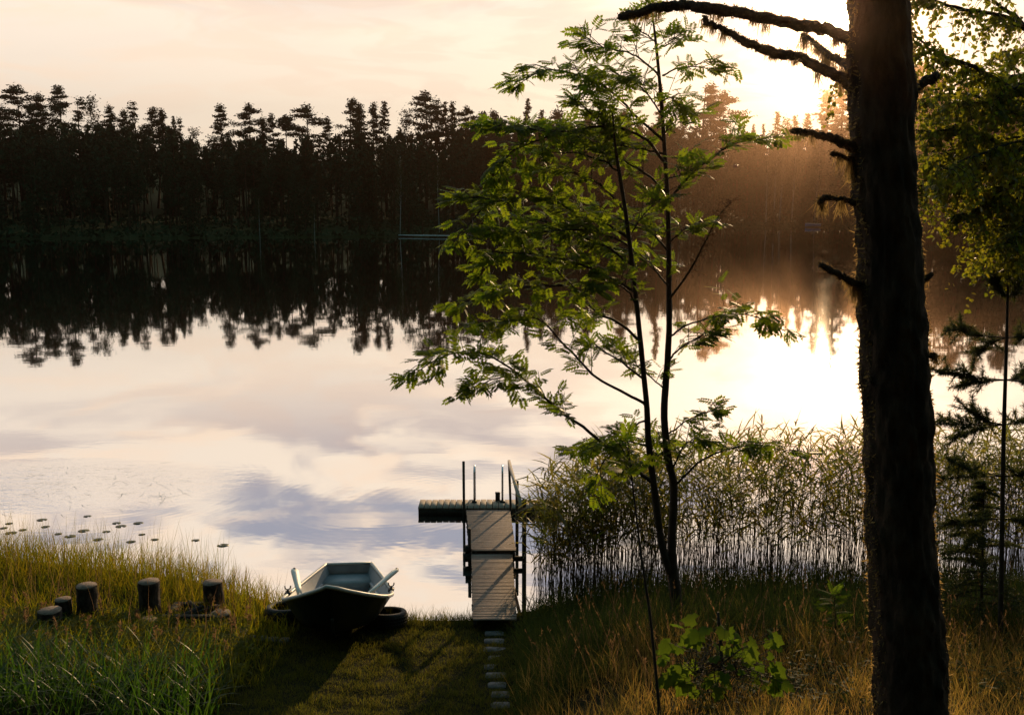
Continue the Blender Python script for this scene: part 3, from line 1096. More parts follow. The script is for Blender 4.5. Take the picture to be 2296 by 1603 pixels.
RD = 11.85
rb = G(1521, 1405)
RD = float(rb[1])
rowan = empty('rowan_tree', rb, 'twin-stemmed rowan with feathery green leaves beside the wooden gangway', 'tree')
stemR = [(1523, 1420), (1514, 1330), (1508, 1275), (1506, 1216), (1511, 1094), (1499, 1032), (1489, 930), (1494, 848), (1500, 750), (1500, 650), (1498, 486), (1490, 331), (1478, 172), (1468, 75), (1461, 20)]
stemL = [(1512, 1300), (1500, 1275), (1483, 1216), (1467, 1093), (1454, 991), (1450, 910), (1438, 787), (1425, 660), (1404, 486), (1388, 384), (1379, 323), (1373, 245)]


def line3(pts, D0, D1, n):
    ds = np.linspace(D0, D1, len(pts))
    return resample([P(x, y, d) for (x, y), d in zip(pts, ds)], n)


pr = ppm(RD, 2)
wR = line3(stemR, RD, RD + .1, 60)
MB().tube(wR, np.interp(np.linspace(0, 1, 60), [0, .1, .25, .6, .9, 1], np.array([32, 27, 18, 13, 6, 2.5]) / 2 / pr), 12, rough=.12).build('trunk', M['rowan_bark'], rowan, smooth=True)
wL = line3(stemL, RD + .02, RD - .35, 50)
MB().tube(wL, np.interp(np.linspace(0, 1, 50), [0, .1, .5, .8, 1], np.array([21, 18, 12, 8, 3]) / 2 / pr), 12, rough=.12).build('trunk', M['rowan_bark'], rowan, smooth=True)

RB = [  # polyline, leaf start, thickness, density, D-shift
    ([(1477, 172), (1440, 135), (1395, 115), (1350, 108), (1312, 92)], .3, 6, 9, -.3),
    ([(1487, 315), (1433, 267), (1380, 217), (1318, 184), (1237, 164), (1168, 190)], .28, 8, 8, .4),
    ([(1484, 260), (1450, 215), (1420, 190), (1380, 165)], .2, 5, 8, -.5),
    ([(1490, 365), (1441, 315), (1359, 290), (1257, 305), (1176, 299), (1104, 290)], .25, 9, 8, -.5),
    ([(1250, 305), (1190, 320), (1140, 350), (1108, 390)], .1, 5, 7, -.6),
    ([(1492, 429), (1454, 396), (1396, 360), (1339, 323), (1290, 290)], .25, 8, 8, .5),
    ([(1390, 384), (1347, 360), (1290, 345), (1220, 340)], .15, 6, 8, .2),
    ([(1417, 539), (1360, 505), (1299, 474), (1241, 445), (1176, 433), (1119, 439), (1062, 429), (1016, 432)], .2, 9, 8, -.4),
    ([(1150, 437), (1090, 460), (1050, 500), (1038, 540)], .1, 5, 8, -.5),
    ([(1425, 600), (1370, 560), (1310, 530), (1240, 500), (1160, 480), (1090, 475)], .2, 8, 8, .5),
    ([(1430, 660), (1360, 620), (1290, 590), (1220, 575), (1135, 570), (1085, 610)], .2, 8, 8, -.2),
    ([(1438, 766), (1390, 720), (1332, 689), (1274, 623), (1209, 562), (1150, 540)], .3, 9, 7, .3),
    ([(1262, 640), (1180, 640), (1110, 650), (1045, 672)], .15, 6, 8, .5),
    ([(1449, 910), (1400, 880), (1340, 848), (1282, 787), (1217, 721), (1150, 720), (1072, 738)], .35, 9, 7, -.3),
    ([(1460, 1080), (1401, 1032), (1319, 963), (1250, 910), (1168, 844), (1094, 799), (1010, 800), (924, 850)], .36, 11, 8, -.6),
    ([(1170, 846), (1130, 850), (1080, 870), (1045, 880)], .1, 5, 9, -.5),
    ([(1490, 345), (1430, 330), (1370, 325), (1310, 320), (1230, 285)], .2, 6, 8, .3),
    ([(1420, 560), (1360, 530), (1290, 520), (1200, 530), (1120, 520)], .2, 6, 8, -.7),
    ([(1445, 850), (1390, 810), (1330, 770), (1300, 720)], .2, 7, 7, .5),
    ([(1495, 560), (1455, 520), (1410, 500), (1340, 470)], .15, 7, 8, .6),
    ([(1498, 640), (1470, 600), (1440, 570), (1380, 560)], .15, 6, 8, .7),
    ([(1418, 520), (1450, 470), (1470, 440)], .15, 5, 9, -.5),
    ([(1500, 457), (1535, 405), (1604, 351), (1653, 319), (1712, 308)], .2, 8, 7, .2),
    ([(1485, 170), (1515, 150), (1560, 143), (1610, 152)], .35, 5, 8, .1),
    ([(1483, 230), (1505, 215), (1525, 235)], .2, 4, 9, .1),
    ([(1472, 110), (1500, 95), (1520, 85)], .1, 4, 12, .1),
    ([(1470, 95), (1440, 70), (1430, 45)], .1, 4, 12, -.1),
    ([(1499, 545), (1530, 520), (1560, 500)], .1, 5, 10, -.1),
    ([(1488, 300), (1510, 270), (1535, 262)], .1, 4, 10, .2),
    ([(1499, 400), (1520, 390), (1550, 375)], .2, 4, 9, -.3),
    ([(1500, 755), (1547, 726), (1635, 708), (1700, 716), (1760, 745)], .3, 6, 8, .2),
    ([(1498, 810), (1530, 780), (1570, 760), (1592, 745)], .2, 6, 11, .1),
    ([(1499, 972), (1547, 935), (1590, 918)], .3, 5, 9, .2),
    ([(1510, 1090), (1569, 1030), (1635, 1000), (1700, 990), (1762, 1010)], .3, 7, 5, .3),
    ([(1505, 1060), (1540, 1000), (1580, 985)], .2, 6, 10, -.2),
    ([(1456, 1000), (1400, 990), (1340, 1005), (1290, 1020)], .3, 6, 9, .2),
    ([(1452, 940), (1420, 960), (1380, 1000), (1340, 1060)], .3, 6, 9, -.4),
    ([(1496, 880), (1470, 850), (1440, 820), (1420, 800)], .2, 5, 9, .3),
    ([(1460, 1050), (1480, 1010), (1500, 985)], .2, 4, 9, .4),
    ([(1385, 350), (1370, 300), (1330, 260), (1290, 235)], .15, 6, 8, -.2),
    ([(1376, 280), (1350, 230), (1330, 200)], .1, 5, 9, .1),
    ([(1408, 480), (1350, 420), (1290, 390), (1230, 380), (1190, 372)], .2, 6, 7, .1),
    ([(1432, 700), (1400, 650), (1350, 640), (1300, 660)], .2, 6, 8, -.6),
]
tips = []
for pts, st, th, dn, ds in RB:
    q = line3(pts, RD if pts[0][0] > 1470 else RD - .15, RD + ds, max(10, len(pts) * 5))
    q[1:] += np.cumsum(rng.normal(0, .006, (len(q) - 1, 3)), 0)
    bo = MB().tube(q, np.linspace(th * .8, 1.6, len(q)) / 2 / pr, 7).build('branch', M['rowan_bark'], rowan)
    lm, tb = MB(), MB()
    rowan_leaves_on(lm, tb, q, st, dn)
    lm.build('leaves', M['rowan_leaf'], bo)
    tb.build('twigs', M['rowan_bark'], bo)
    tips.append((bo, q))
# dead reddish twig on the right
q = line3([(1500, 672), (1545, 610), (1580, 545), (1608, 490), (1640, 452)], RD, RD - .2, 24)
bo = MB().tube(q, np.linspace(6, 1.5, 24) / 2 / pr, 6).build('branch', M['rowan_bark'], rowan)
bo['label'] = 'leafless reddish branch with dried berry stalks'
mb = MB()
for i in range(6, 24):
    for _ in range(3):
        az = rng.uniform(0, 6.28)
        d = unit([math.cos(az), math.sin(az) * .5, rng.uniform(-.3, .5)])
        ln = rng.uniform(.06, .2)
        tw = np.array([q[i], q[i] + d * ln * .5 + [0, 0, .01], q[i] + d * ln])
        mb.tube(tw, [.0035, .0025, .0015], 4, cap=False)
        for _k in range(3):
            e = tw[1] + (tw[2] - tw[1]) * rng.random()
            mb.tube([e, e + unit(rng.normal(size=3)) * .04], [.002, .001], 3, cap=False)
mb.build('twigs', M['stalk'], bo)


def berries(parent, c, n=26, sp=.035):
    mb = MB()
    prof = [(.0005, -.006), (.0045, -.0035), (.0058, 0), (.0045, .0035), (.0005, .006)]
    for _ in range(n):
        mb.lathe(prof, c + rng.normal(0, sp * .5, 3) * [1, 1, .6], 6, close=False)
    mb.build('berries', M['berry'], parent)


for k, (px, py) in {14: (953, 856), 20: (1650, 372), 8: (1103, 393), 1: (1290, 155), 3: (1240, 330), 13: (1312, 985)}.items():
    bo, q = tips[k]
    berries(bo, P(px, py, float(q[-1][1])), 30)
berries(bo, P(1608, 495, RD - .1), 30)

# sapling stem right in front of it
WD = float(G(1478, 1620)[1])
q = line3([(1478, 1612), (1476, 1566), (1459, 1392), (1445, 1295), (1434, 1217), (1420, 1100), (1408, 990)], WD, WD + .1, 30)
gz = float(near_h(q[0][0], q[0][1]))
q[0, 2] = min(q[0, 2], gz)
sap = empty('rowan_sapling', (q[0][0], q[0][1], gz), 'thin whip-like sapling stem in front of the rowan stems', 'sapling')
MB().tube(q, np.linspace(8, 3, 30) / 2 / ppm(WD, 1), 8).build('stem', M['rowan_bark'], sap, smooth=True)
lm, tb = MB(), MB()
rowan_leaves_on(lm, tb, q[24:], .3, 4)
lm.build('leaves', M['rowan_leaf'], sap)
tb.build('twigs', M['rowan_bark'], sap)

# rowan seedling by the big trunk
SD_ = float(G(1875, 1475)[1])
q = line3([(1875, 1470), (1873, 1420), (1872, 1370), (1870, 1335)], SD_, SD_, 12)
g0 = float(near_h(q[0][0], q[0][1]))
q[0, 2] = g0
sd = empty('rowan_seedling', (q[0][0], q[0][1], g0), 'bright green rowan seedling just left of the big trunk', 'seedling')
MB().tube(q, np.linspace(.007, .003, 12), 6).build('stem', M['rowan_bark'], sd)
lm = MB()
pp, dd = [], []
for i in range(3, 12):
    for s in (-1, 1):
        pp.append(q[i])
        dd.append(unit([s * rng.uniform(.6, 1), rng.normal(0, .4), rng.uniform(.1, .5)]))
pp += [q[-1]] * 3
dd += [unit([-.3, 0, 1]), unit([.4, .1, .8]), unit([0, -.4, .7])]
pinnate(lm, np.array(pp), np.array(dd), rng.uniform(.13, .2, len(pp)))
lm.build('leaves', M['maple'], sd)

# broad lobed sapling
lob = []
for a_, r_ in [(-180, .05), (-128, .42), (-112, .40), (-80, .60), (-62, .47), (-40, .72), (-22, .66), (0, .95), (22, .66), (40, .72), (62, .47), (80, .60), (112, .40), (128, .42)]:
    lob.append([math.cos(R(a_)) * r_ + .1, math.sin(R(a_)) * r_ * .95, -.16 * abs(math.sin(R(a_))) * r_ - .12 * max(0, math.cos(R(a_))) * r_ ** 2])
LOB_V = np.array([[.12, 0, .02]] + lob)
LOB_F = [np.array([[0, 1 + i, 1 + (i + 1) % 14] for i in range(14)])]
mp0 = G(1600, 1575)
MD = float(mp0[1])
mapl = empty('maple_sapling', mp0, 'broad-leaved sapling with glowing lobed leaves at the dark stake', 'sapling')
lm = MB()
anchors = [(1520, 1400), (1560, 1388), (1585, 1405), (1625, 1410), (1650, 1430), (1680, 1435), (1715, 1440), (1740, 1450), (1500, 1440), (1530, 1450),
           (1555, 1440), (1600, 1440), (1640, 1460), (1670, 1475), (1490, 1480), (1515, 1500), (1545, 1485), (1575, 1500), (1620, 1490), (1655, 1505), (1700, 1490),
           (1540, 1530), (1580, 1540), (1630, 1530), (1600, 1470), (1690, 1520), (1730, 1500), (1755, 1530), (1565, 1415), (1610, 1395)]
stm = MB()
hub = [P(1600, 1500, MD), P(1560, 1510, MD - .1), P(1650, 1510, MD + .1)]
pos_, dir_, up_, sz_ = [], [], [], []
anchors += [(rng.uniform(1490, 1740), rng.uniform(1415, 1545)) for _ in range(46)]
for (px, py) in anchors:
    D = MD + rng.uniform(-.3, .3)
    p = P(px, py, D)
    h = hub[rng.integers(0, 3)] + rng.normal(0, .03, 3)
    mid = (p + h) / 2 + [0, 0, .07]
    stm.tube([h, mid, p], [.004, .003, .002], 5, cap=False)
    out_ = unit((p - h) * [1, 1, 0] + rng.normal(0, .06, 3))
    pos_.append(p)
    dir_.append(unit(out_ * .8 + [0, 0, rng.uniform(-.8, -.1)]))
    up_.append(unit([rng.normal(0, .35), rng.normal(-.8, .35), .8]))
    sz_.append(rng.uniform(.07, .165))
lm.stamp(LOB_V, LOB_F, frames(np.array(dir_), np.array(up_)), np.array(pos_), np.array(sz_))
for h in hub:
    stm.tube([mp0, (mp0 + h) / 2 + [.02, 0, 0], h], [.008, .006, .004], 6)
stm.build('stems', M['rowan_bark'], mapl)
lm.build('leaves', M['maple'], mapl)

KD = float(G(1625, 1565)[1])
q = line3([(1625, 1562), (1618, 1470), (1610, 1372)], KD, KD, 8)
g0 = float(near_h(q[0][0], q[0][1]))
q = np.concatenate([[[q[0][0] + .01, q[0][1], min(g0, q[0][2]) - .1]], q])
tag(MB().tube(q, [.02, .019, .018, .018, .017, .017, .016, .016, .012], 9, rough=.2).build('stake', M['post'], origin=q[0]), 'thin dark stake standing among the lobed leaves', 'stake')

# ------------------------------------------------------------------ birch on the right
bt = P(2440, 900, 10.2)
bz = float(near_h(bt[0], bt[1]))
birch = empty('birch_tree', (bt[0], bt[1], bz), 'birch with drooping sunlit twigs hanging in from the right edge', 'tree')
tz = np.linspace(bz - .1, 10.5, 24)
MB().tube(np.stack([bt[0] + .12 * np.sin(tz * .7), np.full(24, bt[1]) + .08 * np.sin(tz * .5), tz], 1), np.linspace(.16, .07, 24), 14, rough=.15).build('trunk', M['birch_bark'], birch, smooth=True)
BL_V = np.array([[0, 0, 0], [.30, .38, .03], [.62, .28, 0], [1.0, 0, -.1], [.62, -.28, 0], [.30, -.38, .03], [.4, 0, -.05]])
BL_F = [np.array([[6, 0, 1], [6, 1, 2], [6, 2, 3], [6, 3, 4], [6, 4, 5], [6, 5, 0]])]
BB = [
    ([(2440, 100), (2296, 58), (2250, 45), (2154, 22), (2064, -2), (2040, -20)], 14, -.2, 1.0),
    ([(2440, 120), (2350, 90), (2290, 55), (2230, 10), (2200, -20)], 20, .1, .8),
    ([(2440, 290), (2296, 212), (2206, 168), (2154, 132), (2101, 100), (2033, 32)], 15, -.5, 1.25),
    ([(2440, 380), (2296, 337), (2233, 316), (2154, 276), (2112, 287), (2043, 289)], 12, -.3, 1.2),
    ([(2440, 420), (2296, 342), (2200, 370), (2154, 384), (2080, 416), (2052, 440)], 11, .5, 1.2),
    ([(2440, 470), (2296, 415), (2233, 449), (2190, 480), (2150, 495)], 9, .2, 1.2),
    ([(2440, 330), (2296, 260), (2240, 240), (2170, 215), (2080, 230), (2055, 250)], 10, .7, 1.3),
    ([(2440, 240), (2330, 170), (2280, 150), (2240, 160), (2190, 150)], 10, 1.2, 1.3),
    ([(2440, 480), (2330, 430), (2290, 440), (2250, 470)], 8, .9, 1.2),
    ([(2440, 520), (2340, 500), (2296, 515), (2262, 540)], 7, -.2, 1.1),
    ([(2200, 168), (2110, 200), (2030, 190), (1960, 170), (1890, 150), (1868, 190)], 6, .2, .55),
    ([(2440, 330), (2330, 300), (2260, 330), (2200, 350), (2120, 345), (2065, 350)], 8, 1.1, 1.3),
]
_r2 = np.random.default_rng(21)
for k in range(15):
    y0 = _r2.uniform(150, 520)
    x1 = _r2.uniform(2045, 2270)
    y1 = y0 + _r2.uniform(-70, 60)
    BB.append(([(2440, y0 + _r2.uniform(-10, 60)), (.5 * (2440 + x1) + 20, .5 * (y0 + y1) - _r2.uniform(0, 25)), (.2 * 2440 + .8 * x1, y1 - 8), (x1, y1 + 14)], _r2.uniform(5, 9), _r2.uniform(-.8, 2.2), 1.0))
for k in range(7):
    y0 = _r2.uniform(500, 600)
    x1 = _r2.uniform(2170, 2285)
    y1 = y0 + _r2.uniform(-30, 30)
    BB.append(([(2440, y0 - 20), (.5 * (2440 + x1), .5 * (y0 + y1) - 25), (x1, y1)], 6, _r2.uniform(-.6, 1.5), .9))
bpm = ppm(9.8, 6)
for pts, th, ds, dens in BB:
    q = line3(pts, 10.1, 9.8 + ds, len(pts) * 7)
    q[1:] += np.cumsum(rng.normal(0, .008, (len(q) - 1, 3)), 0)
    bo = MB().tube(q, np.linspace(th, 2.5, len(q)) / 2 / bpm, 8).build('branch', M['birch_bark_dark'], birch)
    L = np.linalg.norm(np.diff(q, axis=0), axis=1).sum()
    lm, tb = MB(), MB()
    pos_, dir_ = [], []
    for u in np.linspace(.3, 1, max(4, int(L * 24 * dens))):
        i = min(len(q) - 1, int(u * (len(q) - 1)))
        az = rng.uniform(0, 6.28)
        ln = rng.uniform(.18, .85)
        d = np.array([math.cos(az), math.sin(az), .25]) * .6
        s = np.linspace(0, 1, 7)[:, None]
        tw = q[i] + d * s * ln * (1 - .4 * s) + np.array([0, 0, -1]) * (s ** 1.5) * ln * rng.uniform(.3, .9)
        tb.tube(tw, np.linspace(.004, .0012, 7), 4, cap=False)
        for k in range(int(ln / .034)):
            v = rng.random() ** .8
            j = min(5, int(v * 6))
            pos_.append(tw[j] + (tw[j + 1] - tw[j]) * (v * 6 - j) + rng.normal(0, .02, 3))
            az = rng.uniform(0, 6.28)
            dir_.append([math.cos(az) * .8, math.sin(az) * .8, -rng.uniform(.1, 1.2)])
    if pos_:
        N = len(pos_)
        lm.stamp(BL_V, BL_F, frames(np.array(dir_), unit(rng.normal(size=(N, 3)) * .7 + [0, 0, .6])), np.array(pos_), rng.uniform(.038, .066, N))
        lm.build('leaves', M['birch_leaf'], bo)
        tb.build('twigs', M['birch_bark_dark'], bo)


# ------------------------------------------------------------------ young pine and spruce at the right
def needles(mb, c, d, n, ln=.06, w=.006, sp=.05):
    k = rng.normal(0, 1, (n, 3))
    d0 = unit(np.asarray(d) * .55 + k * .7)
    mb.strips(c + np.asarray(d) * rng.uniform(-sp * 2.2, sp, (n, 1)), d0, rng.normal(0, .1, (n, 3)), rng.uniform(.7, 1.2, n) * ln, w, unit(np.cross(d0, rng.normal(size=(n, 3)))),
              ts=(0, .6, 1), prof=(1, .8))


YD = 10.4
q = line3([(2236, 1500), (2243, 1400), (2250, 1000), (2256, 800), (2260, 640)], YD, YD, 30)
g0 = float(near_h(q[0][0], YD))
q = np.concatenate([[[q[0][0], YD, g0 - .05]], q])
yp = empty('pine_sapling', (q[0][0], YD, g0), 'slender young pine with open needle whorls right of the big trunk', 'pine')
MB().tube(q, np.linspace(.034, .012, len(q)), 9).build('stem', M['rowan_bark'], yp, smooth=True)
for (y0, bl) in [(650, [(-30, -25), (25, -20)]), (745, [(-130, -20), (-70, 40), (60, -10)]), (840, [(-165, -22), (-90, 10), (50, -15), (90, 20)]), (940, [(-160, 0), (-80, -30), (70, -20), (-110, 30)]),
                 (1055, [(-150, 5), (-120, -35), (70, -10)]), (1150, [(-120, 15), (60, 10)])]:
    i = np.argmin([abs((CY - (p[2] - CAMZ) * 0) - 0) for p in q]) if False else None
    bx = np.interp(y0, [640, 800, 1000, 1400], [2260, 2256, 2250, 2243])
    for (dx, dy) in bl:
        D1 = YD + rng.uniform(-.5, .5)
        b3 = line3([(bx, y0 + 12), (bx + dx * .5, y0 + 12 + dy * .3), (bx + dx, y0 + 10 + dy)], YD, D1, 10)
        bo = MB().tube(b3, np.linspace(.008, .004, 10), 6).build('branch', M['rowan_bark'], yp)
        nm = MB()
        for j in range(4, 10):
            tdir = unit(b3[min(9, j + 1)] - b3[j - 1])
            needles(nm, b3[j], tdir, 70)
            for _ in range(3):
                sdv = unit(tdir * .7 + rng.normal(0, .6, 3) + [0, 0, .25])
                e = b3[j] + sdv * rng.uniform(.06, .16)
                nm.tube([b3[j], e], [.003, .002], 3, cap=False)
                needles(nm, e, sdv, 80)
        nm.build('needles', M['needle'], bo)

YS = 10.9
q = line3([(2196, 1480), (2200, 1350), (2204, 1200), (2206, 1075)], YS, YS, 16)
g0 = float(near_h(q[0][0], YS))
q[0, 2] = g0
ysp = empty('spruce_sapling', (q[0][0], YS, g0), 'dark young spruce at the waterside behind the young pine stem', 'spruce')
MB().tube(q, np.linspace(.024, .004, 16), 7).build('stem', M['rowan_bark'], ysp)
zt, zb = q[-1][2], g0
for k in range(70):
    u = (k + rng.random()) / 70
    z = zb + .12 + (zt - zb - .15) * u
    az = rng.uniform(0, 6.28)
    ln = (.78 * (1 - u) ** .8 + .06) * rng.uniform(.7, 1.15)
    c0 = np.array([np.interp(z, q[:, 2], q[:, 0]), YS, z])
    s = np.linspace(0, 1, 7)[:, None]
    b3 = c0 + s * ln * np.array([math.cos(az), math.sin(az), .12]) + np.array([0, 0, -.22]) * ln * s ** 2
    bo = MB().tube(b3, np.linspace(.006, .002, 7), 4, cap=False).build('branch', M['rowan_bark'], ysp)
    nm = MB()
    for j in range(1, 7):
        td = unit(b3[j] - b3[j - 1])
        needles(nm, b3[j], td, 40, .026, .006, .05)
        for sgn in (-1, 1):
            sd_ = unit(td * .7 + sgn * np.array([-math.sin(az), math.cos(az), -.1]) * .8)
            for e in np.linspace(.2, 1, 3):
                needles(nm, b3[j] + sd_ * e * ln * .28 * (1.1 - j / 8), sd_, 22, .026, .006, .03)
    nm.build('needles', M['needle'], bo)

# ------------------------------------------------------------------ reeds and grasses
def poly_sample(n, x0, x1, s0, s1, pw=1.0):
    """points in world x range, s = metres inland of the near shoreline"""
    x = rng.uniform(x0, x1, n)
    s = s0 + (s1 - s0) * rng.random(n) ** pw
    y = np.interp(x, SX, SY) - s
    return x, y


def px_of(x, y, z):
    zc = y * CP + (CAMZ - z) * SP
    yc = (z - CAMZ) * CP + y * SP
    return CX + F * x / zc, CY - F * yc / zc


lm, sm = MB(), MB()
N = 1500
x = np.concatenate([rng.uniform(.32, 9.5, N - 180), rng.uniform(.5, 2.6, 180)])
y = np.interp(x, SX, SY) + rng.uniform(-.1, 1.9, N) * np.clip(.5 + x * .3, .7, 1)
keep = (rng.random(N) < np.clip(1.1 - .5 * mnoise.noise(Vector((0, 0, 0))), 0, 1)) & ~((x < 1.0) & (y > 17.0))
x, y = x[keep], y[keep]
N = len(x)
H = np.interp(x, [.3, .7, 1.5, 4, 9], [1.55, 1.75, 1.95, 2.1, 2.15]) * rng.uniform(.72, 1.1, N)
z0 = np.minimum(near_h(x, y), 0) * 0
root = np.stack([x, y, np.maximum(near_h(x, y), -.15)], 1)
a = rng.uniform(0, 6.28, N)
tilt = rng.normal(0, .06, (N, 2)) + [-.02, 0]
d0 = unit(np.stack([tilt[:, 0], tilt[:, 1], np.ones(N)], 1))
bend = np.stack([np.cos(a) * .10, np.sin(a) * .10, np.full(N, -.02)], 1)
s_ = rng.uniform(0, 3.14, N)
sm.strips(root, d0, bend, H, .008, np.stack([np.cos(s_), np.sin(s_), np.zeros(N)], 1), prof=(1, .9, .7))
for kk in range(9):
    tt = np.clip(rng.uniform(.34, 1.0, N), 0, 1) if kk < 7 else np.full(N, .97)
    p = root + H[:, None] * (d0 * tt[:, None] + bend * tt[:, None] ** 2)
    az = rng.uniform(0, 6.28, N) * .5 + rng.choice([0, np.pi], N) - np.pi / 4
    ld = unit(np.stack([np.cos(az), np.sin(az), rng.uniform(.5, 2.0, N)], 1))
    lb = np.stack([np.cos(az) * .25, np.sin(az) * .25, -rng.uniform(.1, 1.0, N) ** 1.4], 1)
    sd_ = unit(np.cross(ld, [0, 0, 1.0]) + rng.normal(0, .35, (N, 3)))
    ok = rng.random(N) < .8
    lm.strips(p[ok], ld[ok], lb[ok], rng.uniform(.22, .50, N)[ok], rng.uniform(.018, .034, N)[ok], sd_[ok], prof=(.55, 1, .6))
Nb = 1500
x = rng.uniform(.35, 9.5, Nb)
y = np.interp(x, SX, SY) + rng.uniform(-.25, 1.7, Nb)
root = np.stack([x, y, np.maximum(near_h(x, y), -.15)], 1)
d0 = unit(np.stack([rng.normal(0, .10, Nb), rng.normal(0, .10, Nb), np.ones(Nb)], 1))
s_ = rng.uniform(0, 3.14, Nb)
sm.strips(root, d0, rng.normal(0, .07, (Nb, 3)), rng.uniform(.4, 1.35, Nb), .009, np.stack([np.cos(s_), np.sin(s_), np.zeros(Nb)], 1), prof=(1, .9, .7))
reed = lm.build('reed_bed', M['reed'])
tag(reed, 'tall green reeds in the shallow water right of the gangway', 'reeds', kind='stuff')
sm.build('reed_stems', M['reed_stem'], reed)

# left shore grass
mb = MB()
x, y = poly_sample(11000, -9.3, -2.75, -.25, 2.9)
H = np.interp(x, [-9, -5.5, -3.6, -2.7], [.62, .6, .42, .24]) * rng.uniform(.5, 1.25, len(x))
sh = np.interp(x, SX, SY) - y
H *= np.interp(sh, [-.3, .5, 1.2, 1.6, 3], [.82, .9, .78, .42, .38])
grass(mb, x, y, np.maximum(near_h(x, y), -.1) - .01, H, rng.uniform(.005, .011, len(x)), .75, .35)
x, y = poly_sample(650, -9.3, -4.1, -.4, .9)
grass(mb, x, y, np.maximum(near_h(x, y), -.12) - .01, rng.uniform(.45, 1.0, len(x)), rng.uniform(.004, .006, len(x)), .3, .2)
sg1 = tag(mb.build('shore_grass', M['shore_grass']), 'tall yellow green grass along the left shore behind the log seats', 'grass', kind='stuff')
mb = MB()
x, y = poly_sample(420, -9.3, -3.2, -.3, 2.6)
Nn = len(x)
H = rng.uniform(.55, .95, Nn) * np.interp(x, [-9, -3.2], [1.1, .7])
grass(mb, x, y, np.maximum(near_h(x, y), -.1), H, .0045, .2, .2)
mb.build('dry_stalks', M['stalk'], sg1)

# low herbs in front of the log seats
mb = MB()
hx0, hx1 = -7.2, -2.95
N = 1700
x = rng.uniform(hx0, hx1, N)
y = rng.uniform(9.8, 12.3, N)
bx = np.interp(y, [9.2, 10.5, 12.3], [-2.75, -2.9, -3.3])
ok = x < bx - rng.random(N) * .3
x, y = x[ok], y[ok]
N = len(x)
H = rng.uniform(.14, .34, N) * np.interp(y, [10.5, 11.6, 12.3], [1, .7, .45])
for kk in range(13):
    t_ = rng.uniform(.25, 1, N)
    p = np.stack([x + rng.normal(0, .03, N), y + rng.normal(0, .03, N), near_h(x, y) + H * t_], 1)
    az = rng.uniform(0, 6.28, N)
    d = unit(np.stack([np.cos(az), np.sin(az), rng.uniform(-.2, .7, N)], 1))
    mb.strips(p, d, np.stack([np.zeros(N), np.zeros(N), -rng.uniform(.1, .6, N)], 1), rng.uniform(.05, .11, N), rng.uniform(.012, .026, N), unit(np.cross(d, [0, 0, 1.0])), prof=(.5, 1, .7))
x2 = rng.uniform(hx0, hx1, 6000)
y2 = rng.uniform(9.6, 12.6, 6000)
ok = x2 < np.interp(y2, [9.2, 10.5, 12.6], [-2.7, -2.85, -3.2]) - rng.random(6000) * .2
x2, y2 = x2[ok], y2[ok]
grass(mb, x2, y2, near_h(x2, y2), rng.uniform(.15, .42, len(x2)) * np.interp(y2, [10.5, 11.6, 12.4], [1, .7, .45]), rng.uniform(.005, .01, len(x2)), .8, .4)
hb = tag(mb.build('meadow_herbs', M['herb']), 'yellow green weeds and grass in front of the log seats at left', 'weeds', kind='stuff')

# broad bent leaves at the lower left corner
mb = MB()
N = 1150
x = rng.uniform(-5.8, -2.75, N)
y = rng.uniform(8.6, 10.2, N)
ok = (x < np.interp(y, [8.6, 10.3], [-2.75, -3.1]) - .25 * rng.random(N) ** 2)
x, y = x[ok], y[ok]
N = len(x)
a = rng.uniform(0, 6.28, N)
d0 = unit(np.stack([np.cos(a) * .22, np.sin(a) * .22, np.ones(N)], 1))
ln = rng.uniform(.1, .75, N) ** 1.2
bend = np.stack([np.cos(a) * ln, np.sin(a) * ln, -ln * .75], 1)
mb.strips(np.stack([x, y, near_h(x, y)], 1), d0, bend, rng.uniform(.42, .8, N), rng.uniform(.010, .019, N),
          unit(np.cross(d0, np.stack([np.cos(a), np.sin(a), np.zeros(N)], 1))), ts=(0, .25, .45, .62, .76, .88, 1), prof=(.8, 1, 1, .9, .75, .5))
tag(mb.build('sedge_clump', M['sedge']), 'broad arching dark green sedge leaves in the lower left corner', 'sedge', kind='stuff')

# lawn
mb = MB()
N = 95000
x = rng.uniform(-3.9, .5, N)
y = rng.uniform(8.3, 12.9, N)
ok = (y < np.interp(x, SX, SY) + .05) & (rng.random(N) < .85)
x, y = x[ok], y[ok]
lclump = np.array([mnoise.noise(Vector((a_ * 4.3, b_ * 5.1, 1.2))) + .5 * mnoise.noise(Vector((a_ * 11, b_ * 13, 3.2))) for a_, b_ in zip(x, y)])
grass(mb, x, y, near_noise(x, y) - .004, rng.uniform(.025, .07, len(x)) * np.clip(1 + 1.1 * lclump, .35, 2) * np.where(np.interp(x, SX, SY) - y < .35, 1.7, 1), rng.uniform(.003, .006, len(x)), .9, .6)
x, y = poly_sample(420, -1.75, -.35, -.08, .25)
grass(mb, x, y, near_h(x, y), rng.uniform(.08, .26, len(x)), .005, .5, .4)
tag(mb.build('lawn_grass', M['lawn']), 'short trodden lawn between boat and stepping stones', 'lawn', kind='stuff')

